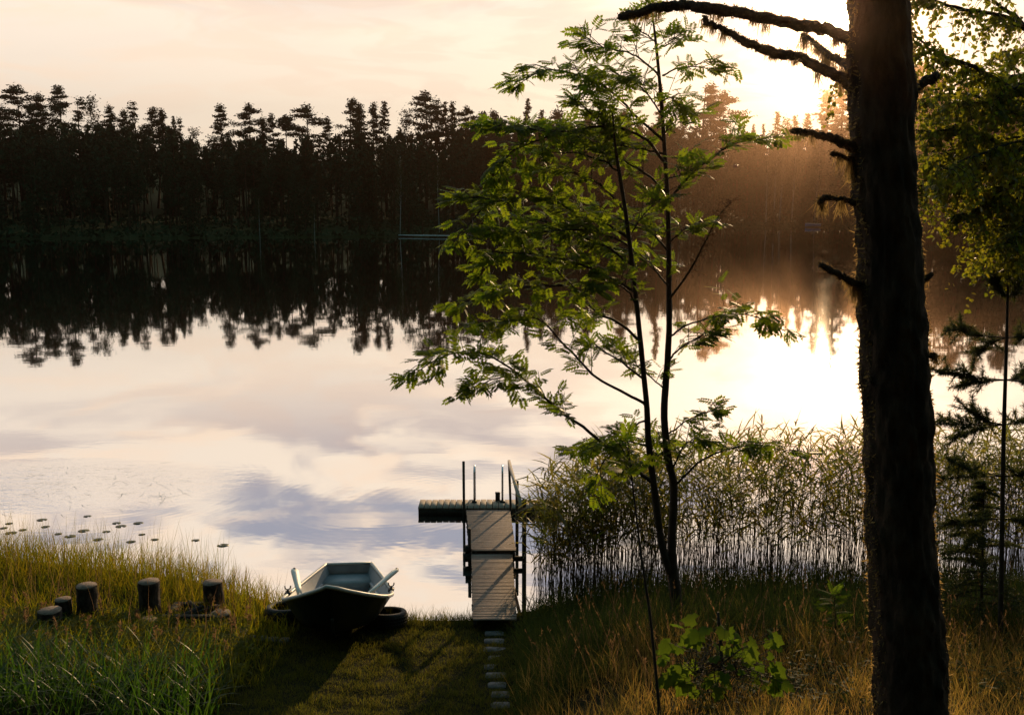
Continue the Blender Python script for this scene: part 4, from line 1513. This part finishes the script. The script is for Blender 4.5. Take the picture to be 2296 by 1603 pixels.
# dark bank grass and golden meadow at the right
mb = MB()
x, y = poly_sample(17000, .14, 8.2, -.15, 3.4)
edgex = np.interp(y, [12.0, 13.3], [.10, .20])
ok = x > edgex
x, y = x[ok], y[ok]
H = rng.uniform(.22, .55, len(x)) * np.interp(x, [.1, .6, 1.5], [.62, .85, 1.1])
grass(mb, x, y, np.maximum(near_h(x, y), -.05), H, rng.uniform(.006, .012, len(x)), .95, .4)
x, y = poly_sample(6000, .05, 1.2, .9, 3.8)
grass(mb, x, y, near_h(x, y), rng.uniform(.12, .3, len(x)), rng.uniform(.005, .01, len(x)), 1.0, .5)
tag(mb.build('bank_grass', M['bank']), 'dark green grass on the bank between gangway and reeds', 'grass', kind='stuff')

mb = MB()
N = 32000
x = rng.uniform(.05, 6.6, N)
y = rng.uniform(7.0, 11.6, N)
clump = np.array([mnoise.noise(Vector((a_ * 1.7, b_ * 2.3, 4.2))) for a_, b_ in zip(x, y)])
ok = (x > np.interp(y, [8.4, 9.3, 10.2, 11.2, 12.2], [.1, .12, .3, .8, 1.5]) - .35 * rng.random(N) ** 2) & (rng.random(N) < .62 + .9 * clump) & (rng.random(N) < np.interp(y, [7, 10.3, 11.6], [1, 1, .15]))
x, y, clump = x[ok], y[ok], clump[ok]
grass(mb, x, y, near_h(x, y), rng.uniform(.10, .40, len(x)) * (1 + .9 * clump) * np.where((y < 9.6) & (x > 1.2) & (x < 3.0), .6, 1), rng.uniform(.003, .007, len(x)), .85, .4, (-.08, 0))
md = tag(mb.build('meadow_grass', M['meadow']), 'golden dry meadow grass at the lower right in front of the rowan', 'grass', kind='stuff')
hm_ = MB()
N = 260
x = rng.uniform(1.6, 6.4, N)
y = rng.uniform(8.2, 10.8, N)
H = rng.uniform(.12, .34, N)
for kk in range(12):
    t_ = rng.uniform(.2, 1, N)
    p = np.stack([x + rng.normal(0, .04, N), y + rng.normal(0, .04, N), near_h(x, y) + H * t_], 1)
    az = rng.uniform(0, 6.28, N)
    d = unit(np.stack([np.cos(az), np.sin(az), rng.uniform(-.2, .7, N)], 1))
    hm_.strips(p, d, np.stack([np.zeros(N), np.zeros(N), -rng.uniform(.1, .6, N)], 1), rng.uniform(.04, .10, N), rng.uniform(.012, .03, N), unit(np.cross(d, [0, 0, 1.0])), prof=(.5, 1, .7))
hm_.build('herbs', M['bank'], md)
# reddish seed heads
mb = MB()
N = 300
x = rng.uniform(.3, 6.2, N)
y = rng.uniform(8.6, 11.9, N)
ok = x > np.interp(y, [9.2, 10.2, 11.2, 12.3], [.2, .4, .8, 1.2])
x, y = x[ok], y[ok]
N = len(x)
H = rng.uniform(.45, .8, N)
root = np.stack([x, y, near_h(x, y)], 1)
a = rng.uniform(0, 6.28, N)
d0 = unit(np.stack([np.cos(a) * .15, np.sin(a) * .15, np.ones(N)], 1))
bend = np.stack([np.cos(a) * .15 - .06, np.sin(a) * .12, np.full(N, -.04)], 1)
mb.strips(root, d0, bend, H, .0035, np.stack([np.ones(N), np.zeros(N), np.zeros(N)], 1), prof=(1, .9, .7))
for kk in range(12):
    tt = rng.uniform(.8, 1.0, N)[:, None]
    p = root + H[:, None] * (d0 * tt + bend * tt ** 2)
    dd = unit(rng.normal(0, .35, (N, 3)) + [0, 0, 1])
    mb.strips(p, dd, rng.normal(0, .1, (N, 3)), rng.uniform(.02, .045, N), .006, unit(np.cross(dd, rng.normal(size=(N, 3)))), ts=(0, .5, 1), prof=(.5, 1))
mb.build('seed_heads', M['stalk'], md)
# same seed stalks scattered among the left weeds
mb = MB()
N = 60
x = rng.uniform(-6.4, -3.3, N)
y = rng.uniform(10.6, 12.6, N)
H = rng.uniform(.2, .42, N)
root = np.stack([x, y, near_h(x, y)], 1)
d0 = unit(rng.normal(0, .12, (N, 3)) * [1, 1, 0] + [0, 0, 1])
mb.strips(root, d0, rng.normal(0, .06, (N, 3)), H, .005, np.stack([np.ones(N), np.zeros(N), np.zeros(N)], 1), prof=(1, .9, .7))
for kk in range(26):
    tt = rng.uniform(.55, 1.0, N)[:, None]
    p = root + H[:, None] * d0 * tt
    dd = unit(rng.normal(0, .6, (N, 3)) + [0, 0, .8])
    mb.strips(p, dd, rng.normal(0, .1, (N, 3)), rng.uniform(.03, .06, N), .012, unit(np.cross(dd, rng.normal(size=(N, 3)))), ts=(0, .5, 1), prof=(.5, 1))
mb.build('seed_heads', M['stalk'], hb)

# ------------------------------------------------------------------ floating weeds and lily pads
mb = MB()
N = 130
px = rng.uniform(-40, 420, N)
py = rng.normal(1095, 32, N)
ok = (py > 1035) & (py < 1160) & (px < 430 - abs(py - 1090) * 1.2)
root = np.array([Z(a_, b_, .006) for a_, b_ in zip(px[ok], py[ok])])
N = len(root)
a = rng.normal(0, .9, N)
d0 = np.stack([np.cos(a), np.sin(a), np.zeros(N)], 1)
b = a + rng.normal(0, 1.2, N)
mb.strips(root, d0 + [0, 0, .02], np.stack([np.cos(b) * .6, np.sin(b) * .6, rng.uniform(-.02, .05, N)], 1), rng.uniform(.08, .34, N), rng.uniform(.004, .010, N), np.stack([-d0[:, 1], d0[:, 0], np.full(N, .12)], 1))
tag(mb.build('water_weed', M['weed']), 'patch of thin weeds breaking the lake surface at left', 'water weed', kind='stuff')
PADS = [(50, 580), (125, 615), (250, 598), (320, 637), (460, 620), (640, 578), (665, 595), (760, 578), (780, 640), (720, 680), (850, 668), (1075, 672), (20, 605), (60, 632), (385, 650), (540, 668), (585, 625), (480, 540), (230, 560), (1225, 700)]
for k, (zx, zy) in enumerate(PADS):
    p = Z(zx / 2.296 * .9367, (1000 + zy / 2.296) * .9367, .003)
    r_ = rng.uniform(.06, .10)
    aa = np.linspace(.25, 2 * np.pi - .25, 15) + rng.uniform(0, 6)
    top = np.stack([np.cos(aa) * r_, np.sin(aa) * r_ * .9, .0012 * np.sin(aa * 3)], 1)
    V = np.concatenate([[[0, 0, 0]], top, [[0, 0, -.0012]], top - [0, 0, .0012]])
    Fa = [[0, 1 + i, 2 + i] for i in range(14)] + [[16, 18 + i, 17 + i] for i in range(14)]
    Fb = [[1 + i, 17 + i, 18 + i, 2 + i] for i in range(14)]
    o = MB().add(V + p, [np.array(Fa), np.array(Fb)]).build('lily_pad', M['lily'], origin=p)
    tag(o, 'small dark lily pad floating off the left shore grass' if k not in (11, 19) else ('lone lily pad drifting farther out toward the boat' if k == 11 else 'lily pad floating nearest the boat'), 'lily pad', 'lily pads off the left shore')

# ------------------------------------------------------------------ swimming jetty
DK = 17.3
dz_ = .14
jx0, jx1 = -1.70, .92
jet = empty('swimming_jetty', (-.4, 17.0, 0), 'grey plank jetty with gangway, ladder and crosswise swimming platform', 'jetty')
mb = MB()
bw = .112
nb = int((jx1 - jx0) / bw)
for k in range(nb):
    xc = jx0 + (k + .5) * bw
    mb.box((xc, DK + .25 + rng.normal(0, .004), dz_ - .014), (bw - .011, .50 + rng.normal(0, .006), .028), [[1, rng.normal(0, .004), 0], [0, 1, 0], [0, rng.normal(0, .004), 1]])
mb.build('deck', M['deck'], jet)
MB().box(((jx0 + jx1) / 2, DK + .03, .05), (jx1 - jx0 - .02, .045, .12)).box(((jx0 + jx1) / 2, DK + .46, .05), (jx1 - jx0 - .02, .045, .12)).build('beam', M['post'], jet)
mb = MB()
for q_ in (-1.45, -.6, .2, .75):
    mb.box((q_, DK + .25, .02), (.3, .36, .13))
mb.build('float', M['black'], jet)


def gang(far, near, n, name, zt):
    """decking between two edges given as ((xl,y),(xr,y),z)"""
    mb = MB()
    (fl, fr, fy, fz), (nl, nr, ny, nz) = far, near
    e = np.linspace(0, 1, n + 1)
    for k in range(n):
        a0, a1 = e[k] + .15 / n, e[k + 1] - .15 / n
        jl, jr, jz = rng.normal(0, .004), rng.normal(0, .004), rng.normal(0, .0012)
        def pt(tq, sd):
            xl = nl + (fl - nl) * tq
            xr = nr + (fr - nr) * tq
            return np.array([(xl + jl) if sd < 0 else (xr + jr), ny + (fy - ny) * tq, nz + (fz - nz) * tq + jz])
        t4 = [pt(a0, -1), pt(a0, 1), pt(a1, 1), pt(a1, -1)]
        mb.hexa([p - [0, 0, .022] for p in t4], t4)
    mb.build(name, M['gang'], jet)
    fm = MB()
    for sd in (0, 1):
        pa = np.array([nl + .03 if sd == 0 else nr - .03, ny + .01, nz - .07])
        pb_ = np.array([fl + .03 if sd == 0 else fr - .03, fy - .01, fz - .07])
        fm.bar(pa, pb_, .04, .085)
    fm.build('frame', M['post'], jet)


gang((-.826, -.034, 17.25, .115), (-.633, .061, 14.83, .235), 42, 'gangway_deck', 0)
gang((-.632, .005, 14.80, .185), (-.512, .062, 12.25, .23), 48, 'gangway_deck', 0)
MB().bar((-.72, 14.83, .10), (.16, 14.83, .10), .05, .07).build('cross_beam', M['post'], jet)


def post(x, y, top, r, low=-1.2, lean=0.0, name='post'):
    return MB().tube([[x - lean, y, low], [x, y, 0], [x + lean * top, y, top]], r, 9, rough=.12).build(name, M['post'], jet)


post(-.862, 17.22, 1.02, .024)
post(-.665, 14.9, .56, .027)
MB().box((-.70, 14.86, .115), (.13, .09, .13)).box((-.70, 14.86, .24), (.055, .075, .12)).build('clamp', M['black'], jet)
post(-.02, 17.22, 1.0, .022, lean=-.03)
post(.085, 16.04, 1.0, .028)
post(.190, 14.9, 1.03, .035)
MB().bar((-.055, 17.24, 1.01), (.150, 14.82, .93), .045, .07).build('handrail', M['rail'], jet)
lad = MB()
ly = 17.64
for lx in (P(1063.6, 1120, ly)[0], P(1126.5, 1120, ly)[0]):
    th = np.linspace(0, np.pi, 12)
    arc = np.stack([np.full(12, lx), ly + .16 - .16 * np.cos(th), .62 + .16 * np.sin(th)], 1)
    pts = np.concatenate([[[lx, ly, .14], [lx, ly, .4]], arc, [[lx, ly + .32, .3], [lx, ly + .34, -.7]]])
    MB().tube(pts, .019, 10).build('ladder_rail', M['steel'], jet, smooth=True)
    MB().box((lx, ly, .155), (.09, .09, .03)).build('ladder_foot', M['black'], jet)
l0, l1 = P(1063.6, 1120, ly)[0], P(1126.5, 1120, ly)[0]
for zz in (-.05, -.3, -.55):
    MB().bar((l0, ly + .33, zz), (l1, ly + .33, zz), .05, .025).build('rung', M['steel'], jet)
bxp = P(1116, 1116, 17.72)
tag(MB().box((bxp[0], 17.72, .14 + .075), (.085, .06, .15)).box((bxp[0], 17.72, .14 + .155), (.095, .07, .012)).build('small_box', M['black'], origin=(bxp[0], 17.72, .14)), 'small black box standing by the right ladder rail', 'box')

# ------------------------------------------------------------------ rowing boat
B0 = P(738, 1316, 11.1)
B1 = P(782, 1265, 13.75)
bl = np.array([B1[0] - B0[0], B1[1] - B0[1]])
Lb = np.linalg.norm(bl)
fy = np.array([bl[0], bl[1], 0]) / Lb
fxv = np.array([fy[1], -fy[0], 0])
bg = float(near_h(B0[0], B0[1]))
boat = empty('rowing_boat', (B0[0], B0[1], bg), 'rowing boat with pale grey inside, bow on the lawn, stern in the lake', 'boat')


def hullpt(u, v, inset=0.0):
    """u 0 bow .. 1 stern, v -1..1 across (rim to rim)"""
    hb_ = .69 * np.interp(u, [0, .03, .08, .16, .26, .38, .55, .75, 1.0], [.05, .22, .46, .74, .92, 1.0, .93, .74, .47]) - inset
    hb_ = max(hb_, .012)
    zr = B0[2] + (B1[2] - B0[2]) * u - .30 * math.sin(math.pi * min(1, u) ** .8) * (1 - .35 * u)
    zk = np.interp(u, [0, .05, .15, .35, 1], [.44, .26, .13, .07, -.02]) + bg * (1 - u) + inset * .9
    zk = min(zk, zr - .05)
    av = abs(v)
    # cross-section: flat-ish bottom, soft chine, flared side
    cs = np.interp(av, [0, .25, .45, .6, .75, 1], [0, .34, .60, .74, .85, 1.0])
    zz = np.interp(av, [0, .25, .45, .6, .75, 1], [0, .06, .16, .34, .62, 1.0])
    fine = np.interp(u, [0, .12, .32], [1, .5, 0])
    cs = cs * (1 - fine) + fine * (av ** .8)
    zz = zz * (1 - fine) + fine * av
    p = np.array([B0[0], B0[1], 0]) + fy * (u * Lb) + fxv * (math.copysign(1, v) * hb_ * cs)
    rake = (1 - zz) * .22 * max(0, 1 - u / .25)
    p = p + fy * rake
    p[2] = zk + (zr - zk) * zz
    return p


def hull_mesh(inset, us, mirror=False):
    vs = np.linspace(-1, 1, 23)
    V = np.array([[hullpt(u, v if abs(v) > 1e-9 else 1e-9, inset) for v in vs] for u in us]).reshape(-1, 3)
    nu, nv = len(us), len(vs)
    i, j = np.meshgrid(np.arange(nu - 1), np.arange(nv - 1), indexing='ij')
    a = (i * nv + j).ravel()
    return V, np.stack([a, a + nv, a + nv + 1, a + 1], 1), nv, nu


us = np.concatenate([np.linspace(0, .3, 22), np.linspace(.33, 1, 18)])
V, Fq, nv, nu = hull_mesh(0, us)
mb = MB().add(V, Fq)
mb.add(V[-nv:], [np.arange(nv)[None, ::-1]])
mb.add(V[:nv], [np.arange(nv)[None]])
mb.build('hull', M['hull'], boat, smooth=True)
usi = np.concatenate([np.linspace(.075, .3, 20), np.linspace(.33, .985, 18)])
Vi, Fi, nv, nu = hull_mesh(.028, usi)
mb = MB().add(Vi, Fi[:, ::-1])
mb.add(Vi[-nv:], [np.arange(nv)[None]])
mb.build('inner_shell', M['gel'], boat, smooth=True)
rim = [hullpt(u, -1) for u in us[::-1]] + [hullpt(u, 1) for u in us[1:]]
rim = [p + np.array([0, 0, .008]) for p in rim]
MB().tube(rim, .025, 10).build('rim', M['rim'], boat, smooth=True)
MB().tube([hullpt(1, -1) + [0, 0, .008], hullpt(1, 1) + [0, 0, .008]], .022, 10).build('transom_rim', M['rim'], boat, smooth=True)


def inside(u, zfrac):
    vv = zfrac
    return hullpt(u, -vv, .03), hullpt(u, vv, .03)


def bench(u0, u1, zfr, th, name):
    a0, b0 = inside(u0, zfr)
    a1, b1 = inside(u1, zfr)
    z = min(a0[2], a1[2], b0[2], b1[2])
    for q in (a0, b0, a1, b1):
        q[2] = z
    MB().hexa([a0 - [0, 0, th], b0 - [0, 0, th], b1 - [0, 0, th], a1 - [0, 0, th]], [a0, b0, b1, a1]).build(name, M['gel'], boat)


bench(.84, .975, .80, .16, 'stern_seat')
bench(.50, .58, .76, .10, 'middle_seat')
for sdn in (-1, 1):
    a_ = [hullpt(u, sdn * .72, .035) for u in np.linspace(.3, .84, 10)]
    MB().tube(a_, .022, 8).build('side_ledge', M['gel'], boat, smooth=True)
MB().tube([hullpt(u, 1e-9) - [0, 0, .012] for u in np.concatenate([np.linspace(0, .3, 14), np.linspace(.35, 1, 8)])], .018, 6).build('keel', M['hull'], boat)
MB().lathe([(.012, 0), (.03, .004), (.03, .03), (.012, .034)], hullpt(.05, 1e-9) * 0 + hullpt(.42, -.7, .04), 12).build('drain_plug', M['black'], boat)


def oar(tip, low, side, label):
    tip, low = np.array(tip), np.array(low)
    root = empty('oar', low, label, 'oar', 'oars lying in the rowing boat')
    d = unit(tip - low)
    ln = np.linalg.norm(tip - low)
    s_ = unit(np.cross(d, [0, 1.0, 1.5]))
    n_ = np.cross(s_, d)
    mb = MB()
    st = [(0, .055), (.25 * ln, .066), (.85 * ln, .088), (.97 * ln, .088), (ln, .062)]
    prev = None
    V = []
    for q, wv in st:
        c = low + d * q
        for i_, j_ in ((-1, -1), (1, -1), (1, 1), (-1, 1)):
            V.append(c + s_ * wv / 2 * i_ + n_ * .016 * j_)
    Fq = [[k * 4 + m, k * 4 + (m + 1) % 4, k * 4 + 4 + (m + 1) % 4, k * 4 + 4 + m] for k in range(4) for m in range(4)] + [[3, 2, 1, 0], [16, 17, 18, 19]]
    mb.add(V, np.array(Fq))
    mb.build('loom', M['oar'], root)
    MB().tube([low - d * .16, low + d * .02], .017, 8).build('handle', M['oar'], root)
    MB().tube([tip - d * .005, tip + d * .02], .022, 8).build('end_cap', M['black'], root)


Dr, Dl = 12.15, 12.05
oar(P(889, 1277, Dr + .2), P(828, 1330, Dr - .35), 1, 'white oar slanting out over the right side of the boat')
oar(P(660, 1277, Dl + .15), P(672, 1332, Dl - .35), -1, 'white oar standing steeply at the left side of the boat')


def oarlock(base, at):
    mb = MB()
    th = np.linspace(-.3, np.pi + .3, 12)
    up = unit(at - base)
    sx_ = unit(np.cross(up, fy))
    mb.tube([base + sx_ * .036 * math.cos(a_) + up * (.085 - .04 * math.sin(a_)) for a_ in th[::-1]], .008, 7)
    mb.tube([base - [0, 0, .06], base + up * .05], .014, 7)
    mb.box(base, (.07, .1, .03))
    mb.build('oarlock', M['black'], boat)


for sdn in (-1, 1):
    p = hullpt(.47, sdn)
    oarlock(p + [0, 0, .03], p + np.array([sdn * .01, 0, .3]))


# ------------------------------------------------------------------ tyres
def tyre(px, py, label, tilt, rad=.265, hgt=.20):
    c = G(px, py)
    ct, st_ = math.cos(tilt), math.sin(tilt)
    rot = np.array([[1, 0, 0], [0, ct, -st_], [0, st_, ct]])
    root = empty('tyre', c, label, 'tyre', 'old car tyres under the boat')
    pr_ = [(rad * .70, .012), (rad * .78, 0), (rad * .93, .004), (rad, .03), (rad, hgt - .03), (rad * .93, hgt - .004), (rad * .78, hgt), (rad * .70, hgt - .012), (rad * .68, hgt - .035), (rad * .86, hgt - .04), (rad * .88, hgt / 2), (rad * .86, .04), (rad * .68, .035)]
    MB().lathe(pr_, c, 48, rot).build('casing', M['rubber'], root, smooth=True)
    tm = MB()
    for k in range(40):
        a_ = 2 * math.pi * k / 40
        for hz, wz in ((.06, .03), (.10, .026), (.14, .03)):
            b_ = a_ + (hz * 6 % .1)
            lc = np.array([math.cos(b_) * (rad + .001), math.sin(b_) * (rad + .001), hz])
            rr = np.array([[math.cos(b_), -math.sin(b_), 0], [math.sin(b_), math.cos(b_), 0], [0, 0, 1]])
            tm.box(c + rot @ lc, (.012, .028, wz * .85), rot @ rr)
    tm.build('tread', M['rubber'], root)


tyre(868, 1402, 'old tyre lying flat on the grass right of the boat', -.16)
tyre(642, 1390, 'old tyre lying flat at the left side of the boat, sunlit inner edge', -.13, .275)


# ------------------------------------------------------------------ log seats and fire pit
def stump(x0, x1, ytop, ybot, label, D=None, lean=0.0):
    c = G((x0 + x1) / 2, ybot)
    D = float(c[1]) + .1
    s = ppm(D, .4)
    r_ = (x1 - x0) / 2 / s
    top = P((x0 + x1) / 2, ytop, D)
    z0 = float(near_h(c[0], D)) - .05
    Hh = max(.08, top[2] - z0)
    root = empty('log_seat', (top[0], D, z0), label, 'log seat', 'sawn logs set round the fire pit')
    n = 28
    zz = np.linspace(0, Hh, max(5, int(Hh / .035)))
    V = []
    ph = rng.uniform(0, 100)
    for z in zz:
        for j in range(n):
            a_ = 2 * math.pi * j / n
            rr = r_ * (1 + .035 * math.sin(3 * a_ + ph) + .10 * (mnoise.noise(Vector((math.cos(a_) * 2.4 + ph, math.sin(a_) * 2.4, z * 9)))) + .05 * (1 - z / Hh))
            V.append([top[0] + lean * (z - Hh) + rr * math.cos(a_), D + rr * math.sin(a_), z0 + z])
    k = len(zz)
    Fq = [[i * n + j, i * n + (j + 1) % n, (i + 1) * n + (j + 1) % n, (i + 1) * n + j] for i in range(k - 1) for j in range(n)]
    MB().add(V, np.array(Fq)).build('bark', M['log_bark'], root)
    tp = np.array(V[-n:])
    cen = tp.mean(0)
    tp2 = cen + (tp - cen) * .985 + [0, 0, .004]
    tp2 = np.concatenate([tp2, tp - [0, 0, .012], [cen + [0, 0, .006]]])
    Fa = [[j, (j + 1) % n, 2 * n] for j in range(n)]
    Fb = [[n + j, n + (j + 1) % n, (j + 1) % n, j] for j in range(n)]
    MB().add(tp2, [np.array(Fa), np.array(Fb)]).build('sawn_top', M['cut_wood'], root)


stump(171, 215, 1312, 1398, 'tall upright log seat, leftmost of the three tall ones', lean=.02)
stump(311, 356, 1303, 1388, 'tall upright log seat in the middle, left of the fire pit')
stump(454, 497, 1305, 1380, 'tall upright log seat nearest the boat, slightly leaning', lean=-.06)
stump(124, 159, 1343, 1402, 'thin knee-high log just left of the leftmost tall log')
stump(87, 137, 1368, 1420, 'wide low log at the far left, half hidden by weeds')
stump(471, 518, 1374, 1405, 'short squat log in front of the tall log nearest the boat')
stump(306, 353, 1390, 1414, 'very low flat log sunk in weeds in front of the middle tall log')

c = G(418, 1402)
fp = empty('fire_pit', c, 'charred low timber frame of a fire pit between the log seats', 'fire pit')
for (dx, dy, sx, sy, hz) in [(0, .0, .62, .10, .20), (0, .52, .62, .10, .22), (-.27, .26, .09, .42, .20), (.27, .26, .09, .42, .21)]:
    zz = float(near_h(c[0] + dx, c[1] + dy))
    hz *= .68
    o = MB()
    for lay in range(2):
        o.box((c[0] + dx + rng.normal(0, .006), c[1] + dy, zz + hz * (.25 + .5 * lay)), (sx, sy, hz * .48))
    o.build('timber', M['char'], fp)
mb = MB()
for k in range(5):
    a_ = rng.uniform(0, 3.1)
    cc = c + [rng.normal(0, .06), .26 + rng.normal(0, .06), .10]
    d = np.array([math.cos(a_), math.sin(a_), .15]) * .18
    MB().tube([cc - d, cc + d], [.03, .026], 8, rough=.3).build('charred_log', M['char'], fp)


# ------------------------------------------------------------------ stepping stones and paving
def slab(px, py, w_, d_, label, name, group, h=.05, rise=.018):
    c = G(px, py)
    sl = (float(near_h(c[0], c[1] + .1)) - float(near_h(c[0], c[1] - .1))) / .2
    ang = rng.normal(0, .05)
    n_x = np.array([math.cos(ang), math.sin(ang), 0])
    n_y = unit(np.array([-math.sin(ang), math.cos(ang), sl * .5]))
    n_z = np.cross(n_x, n_y)
    rot = np.stack([n_x, n_y, n_z], 1)
    mb = MB()
    # chipped, bevelled outline
    oc = []
    for (sx, sy) in ((-1, -1), (1, -1), (1, 1), (-1, 1)):
        for k in range(2):
            e = .02 + rng.random() * .012
            fx = sx * w_ / 2 - (sx * e if (k == 0) == (sx * sy > 0) else 0)
            fy_ = sy * d_ / 2 - (sy * e if (k == 1) == (sx * sy > 0) else 0)
            oc.append([fx + rng.normal(0, .004), fy_ + rng.normal(0, .004)])
    oc = np.array(oc)
    oc = oc[np.argsort(np.arctan2(oc[:, 1] / d_, oc[:, 0] / w_))]
    n = 8
    rings = [np.c_[oc, np.full(n, -h)], np.c_[oc, np.full(n, -.008)], np.c_[oc * .97, np.zeros(n)]]
    V = np.concatenate(rings) @ rot.T + c + [0, 0, rise]
    Fq = [[i * n + j, i * n + (j + 1) % n, (i + 1) * n + (j + 1) % n, (i + 1) * n + j] for i in range(2) for j in range(n)]
    mb.add(V, [np.array(Fq), np.arange(16, 24)[None], np.arange(8)[None, ::-1]])
    tag(mb.build(name, M['stone'], origin=c), label, 'paver', group)


STEP = [(1108, 1421), (1108, 1438), (1109, 1457), (1114, 1477), (1110, 1496), (1112, 1515), (1114, 1537), (1122, 1558), (1122, 1582)]
SLAB = ['stepping stone at the foot of the gangway, farthest up the path to the water', 'stepping stone second from the gangway end', 'wide stepping stone third from the gangway end',
        'narrow stepping stone halfway along the row, shifted right', 'stepping stone just nearer than the narrow shifted one', 'last clearly lit stepping stone before the faint ones',
        'faint half-overgrown stepping stone, first of the faint ones', 'faint overgrown stepping stone beside the golden grass', 'nearest stepping stone, almost lost in the dark grass']
for (px, py), lab, ww in zip(STEP, SLAB, (.24, .25, .27, .22, .26, .25, .2, .2, .2)):
    slab(px, py, ww, .15, lab, 'stepping_stone', 'stepping stones leading to the gangway', rise=.014)
for (px, py), lab in zip([(560, 1432), (586, 1434), (612, 1436), (638, 1438)], ['grey paver at the weedy end of the row left of the boat', 'second grey paver of the row left of the boat', 'grey paver in the row left of the boat, second from the bow', 'grey paver nearest the boat bow in the short row']):
    slab(px, py, .135, .15, lab, 'paver', 'pavers in a row left of the boat', rise=.03)
c = G(532, 1424)
bd = MB()
for k in range(5):
    bd.box((c[0], c[1] + .055 * (k - 2), c[2] + .03), (.24, .045, .03))
bd.box((c[0] - .09, c[1], c[2] + .004), (.05, .28, .02)).box((c[0] + .09, c[1], c[2] + .004), (.05, .28, .02))
tag(bd.build('duckboard', M['deck'], origin=c), 'small slatted duckboard at the edge of the weeds by the pavers', 'duckboard')

# ------------------------------------------------------------------ evening haze over the lake
hm = bpy.data.materials.new('haze')
hm.use_nodes = True
t = NT(hm.node_tree)
t.n.clear()
out = t.add('ShaderNodeOutputMaterial')
pv = t.add('ShaderNodeVolumePrincipled')
pv.inputs['Color'].default_value = (.108, .070, .048, 1)
pv.inputs['Density'].default_value = .0012
pv.inputs['Anisotropy'].default_value = .95
t.l.new(pv.outputs[0], out.inputs['Volume'])
try:
    hm.cycles.homogeneous_volume = True
except Exception:
    pass
hz = MB().box((0, 158, 18), (820, 420, 42)).build('haze', hm)
tag(hz, 'warm evening haze hanging over the lake', 'haze', kind='stuff')
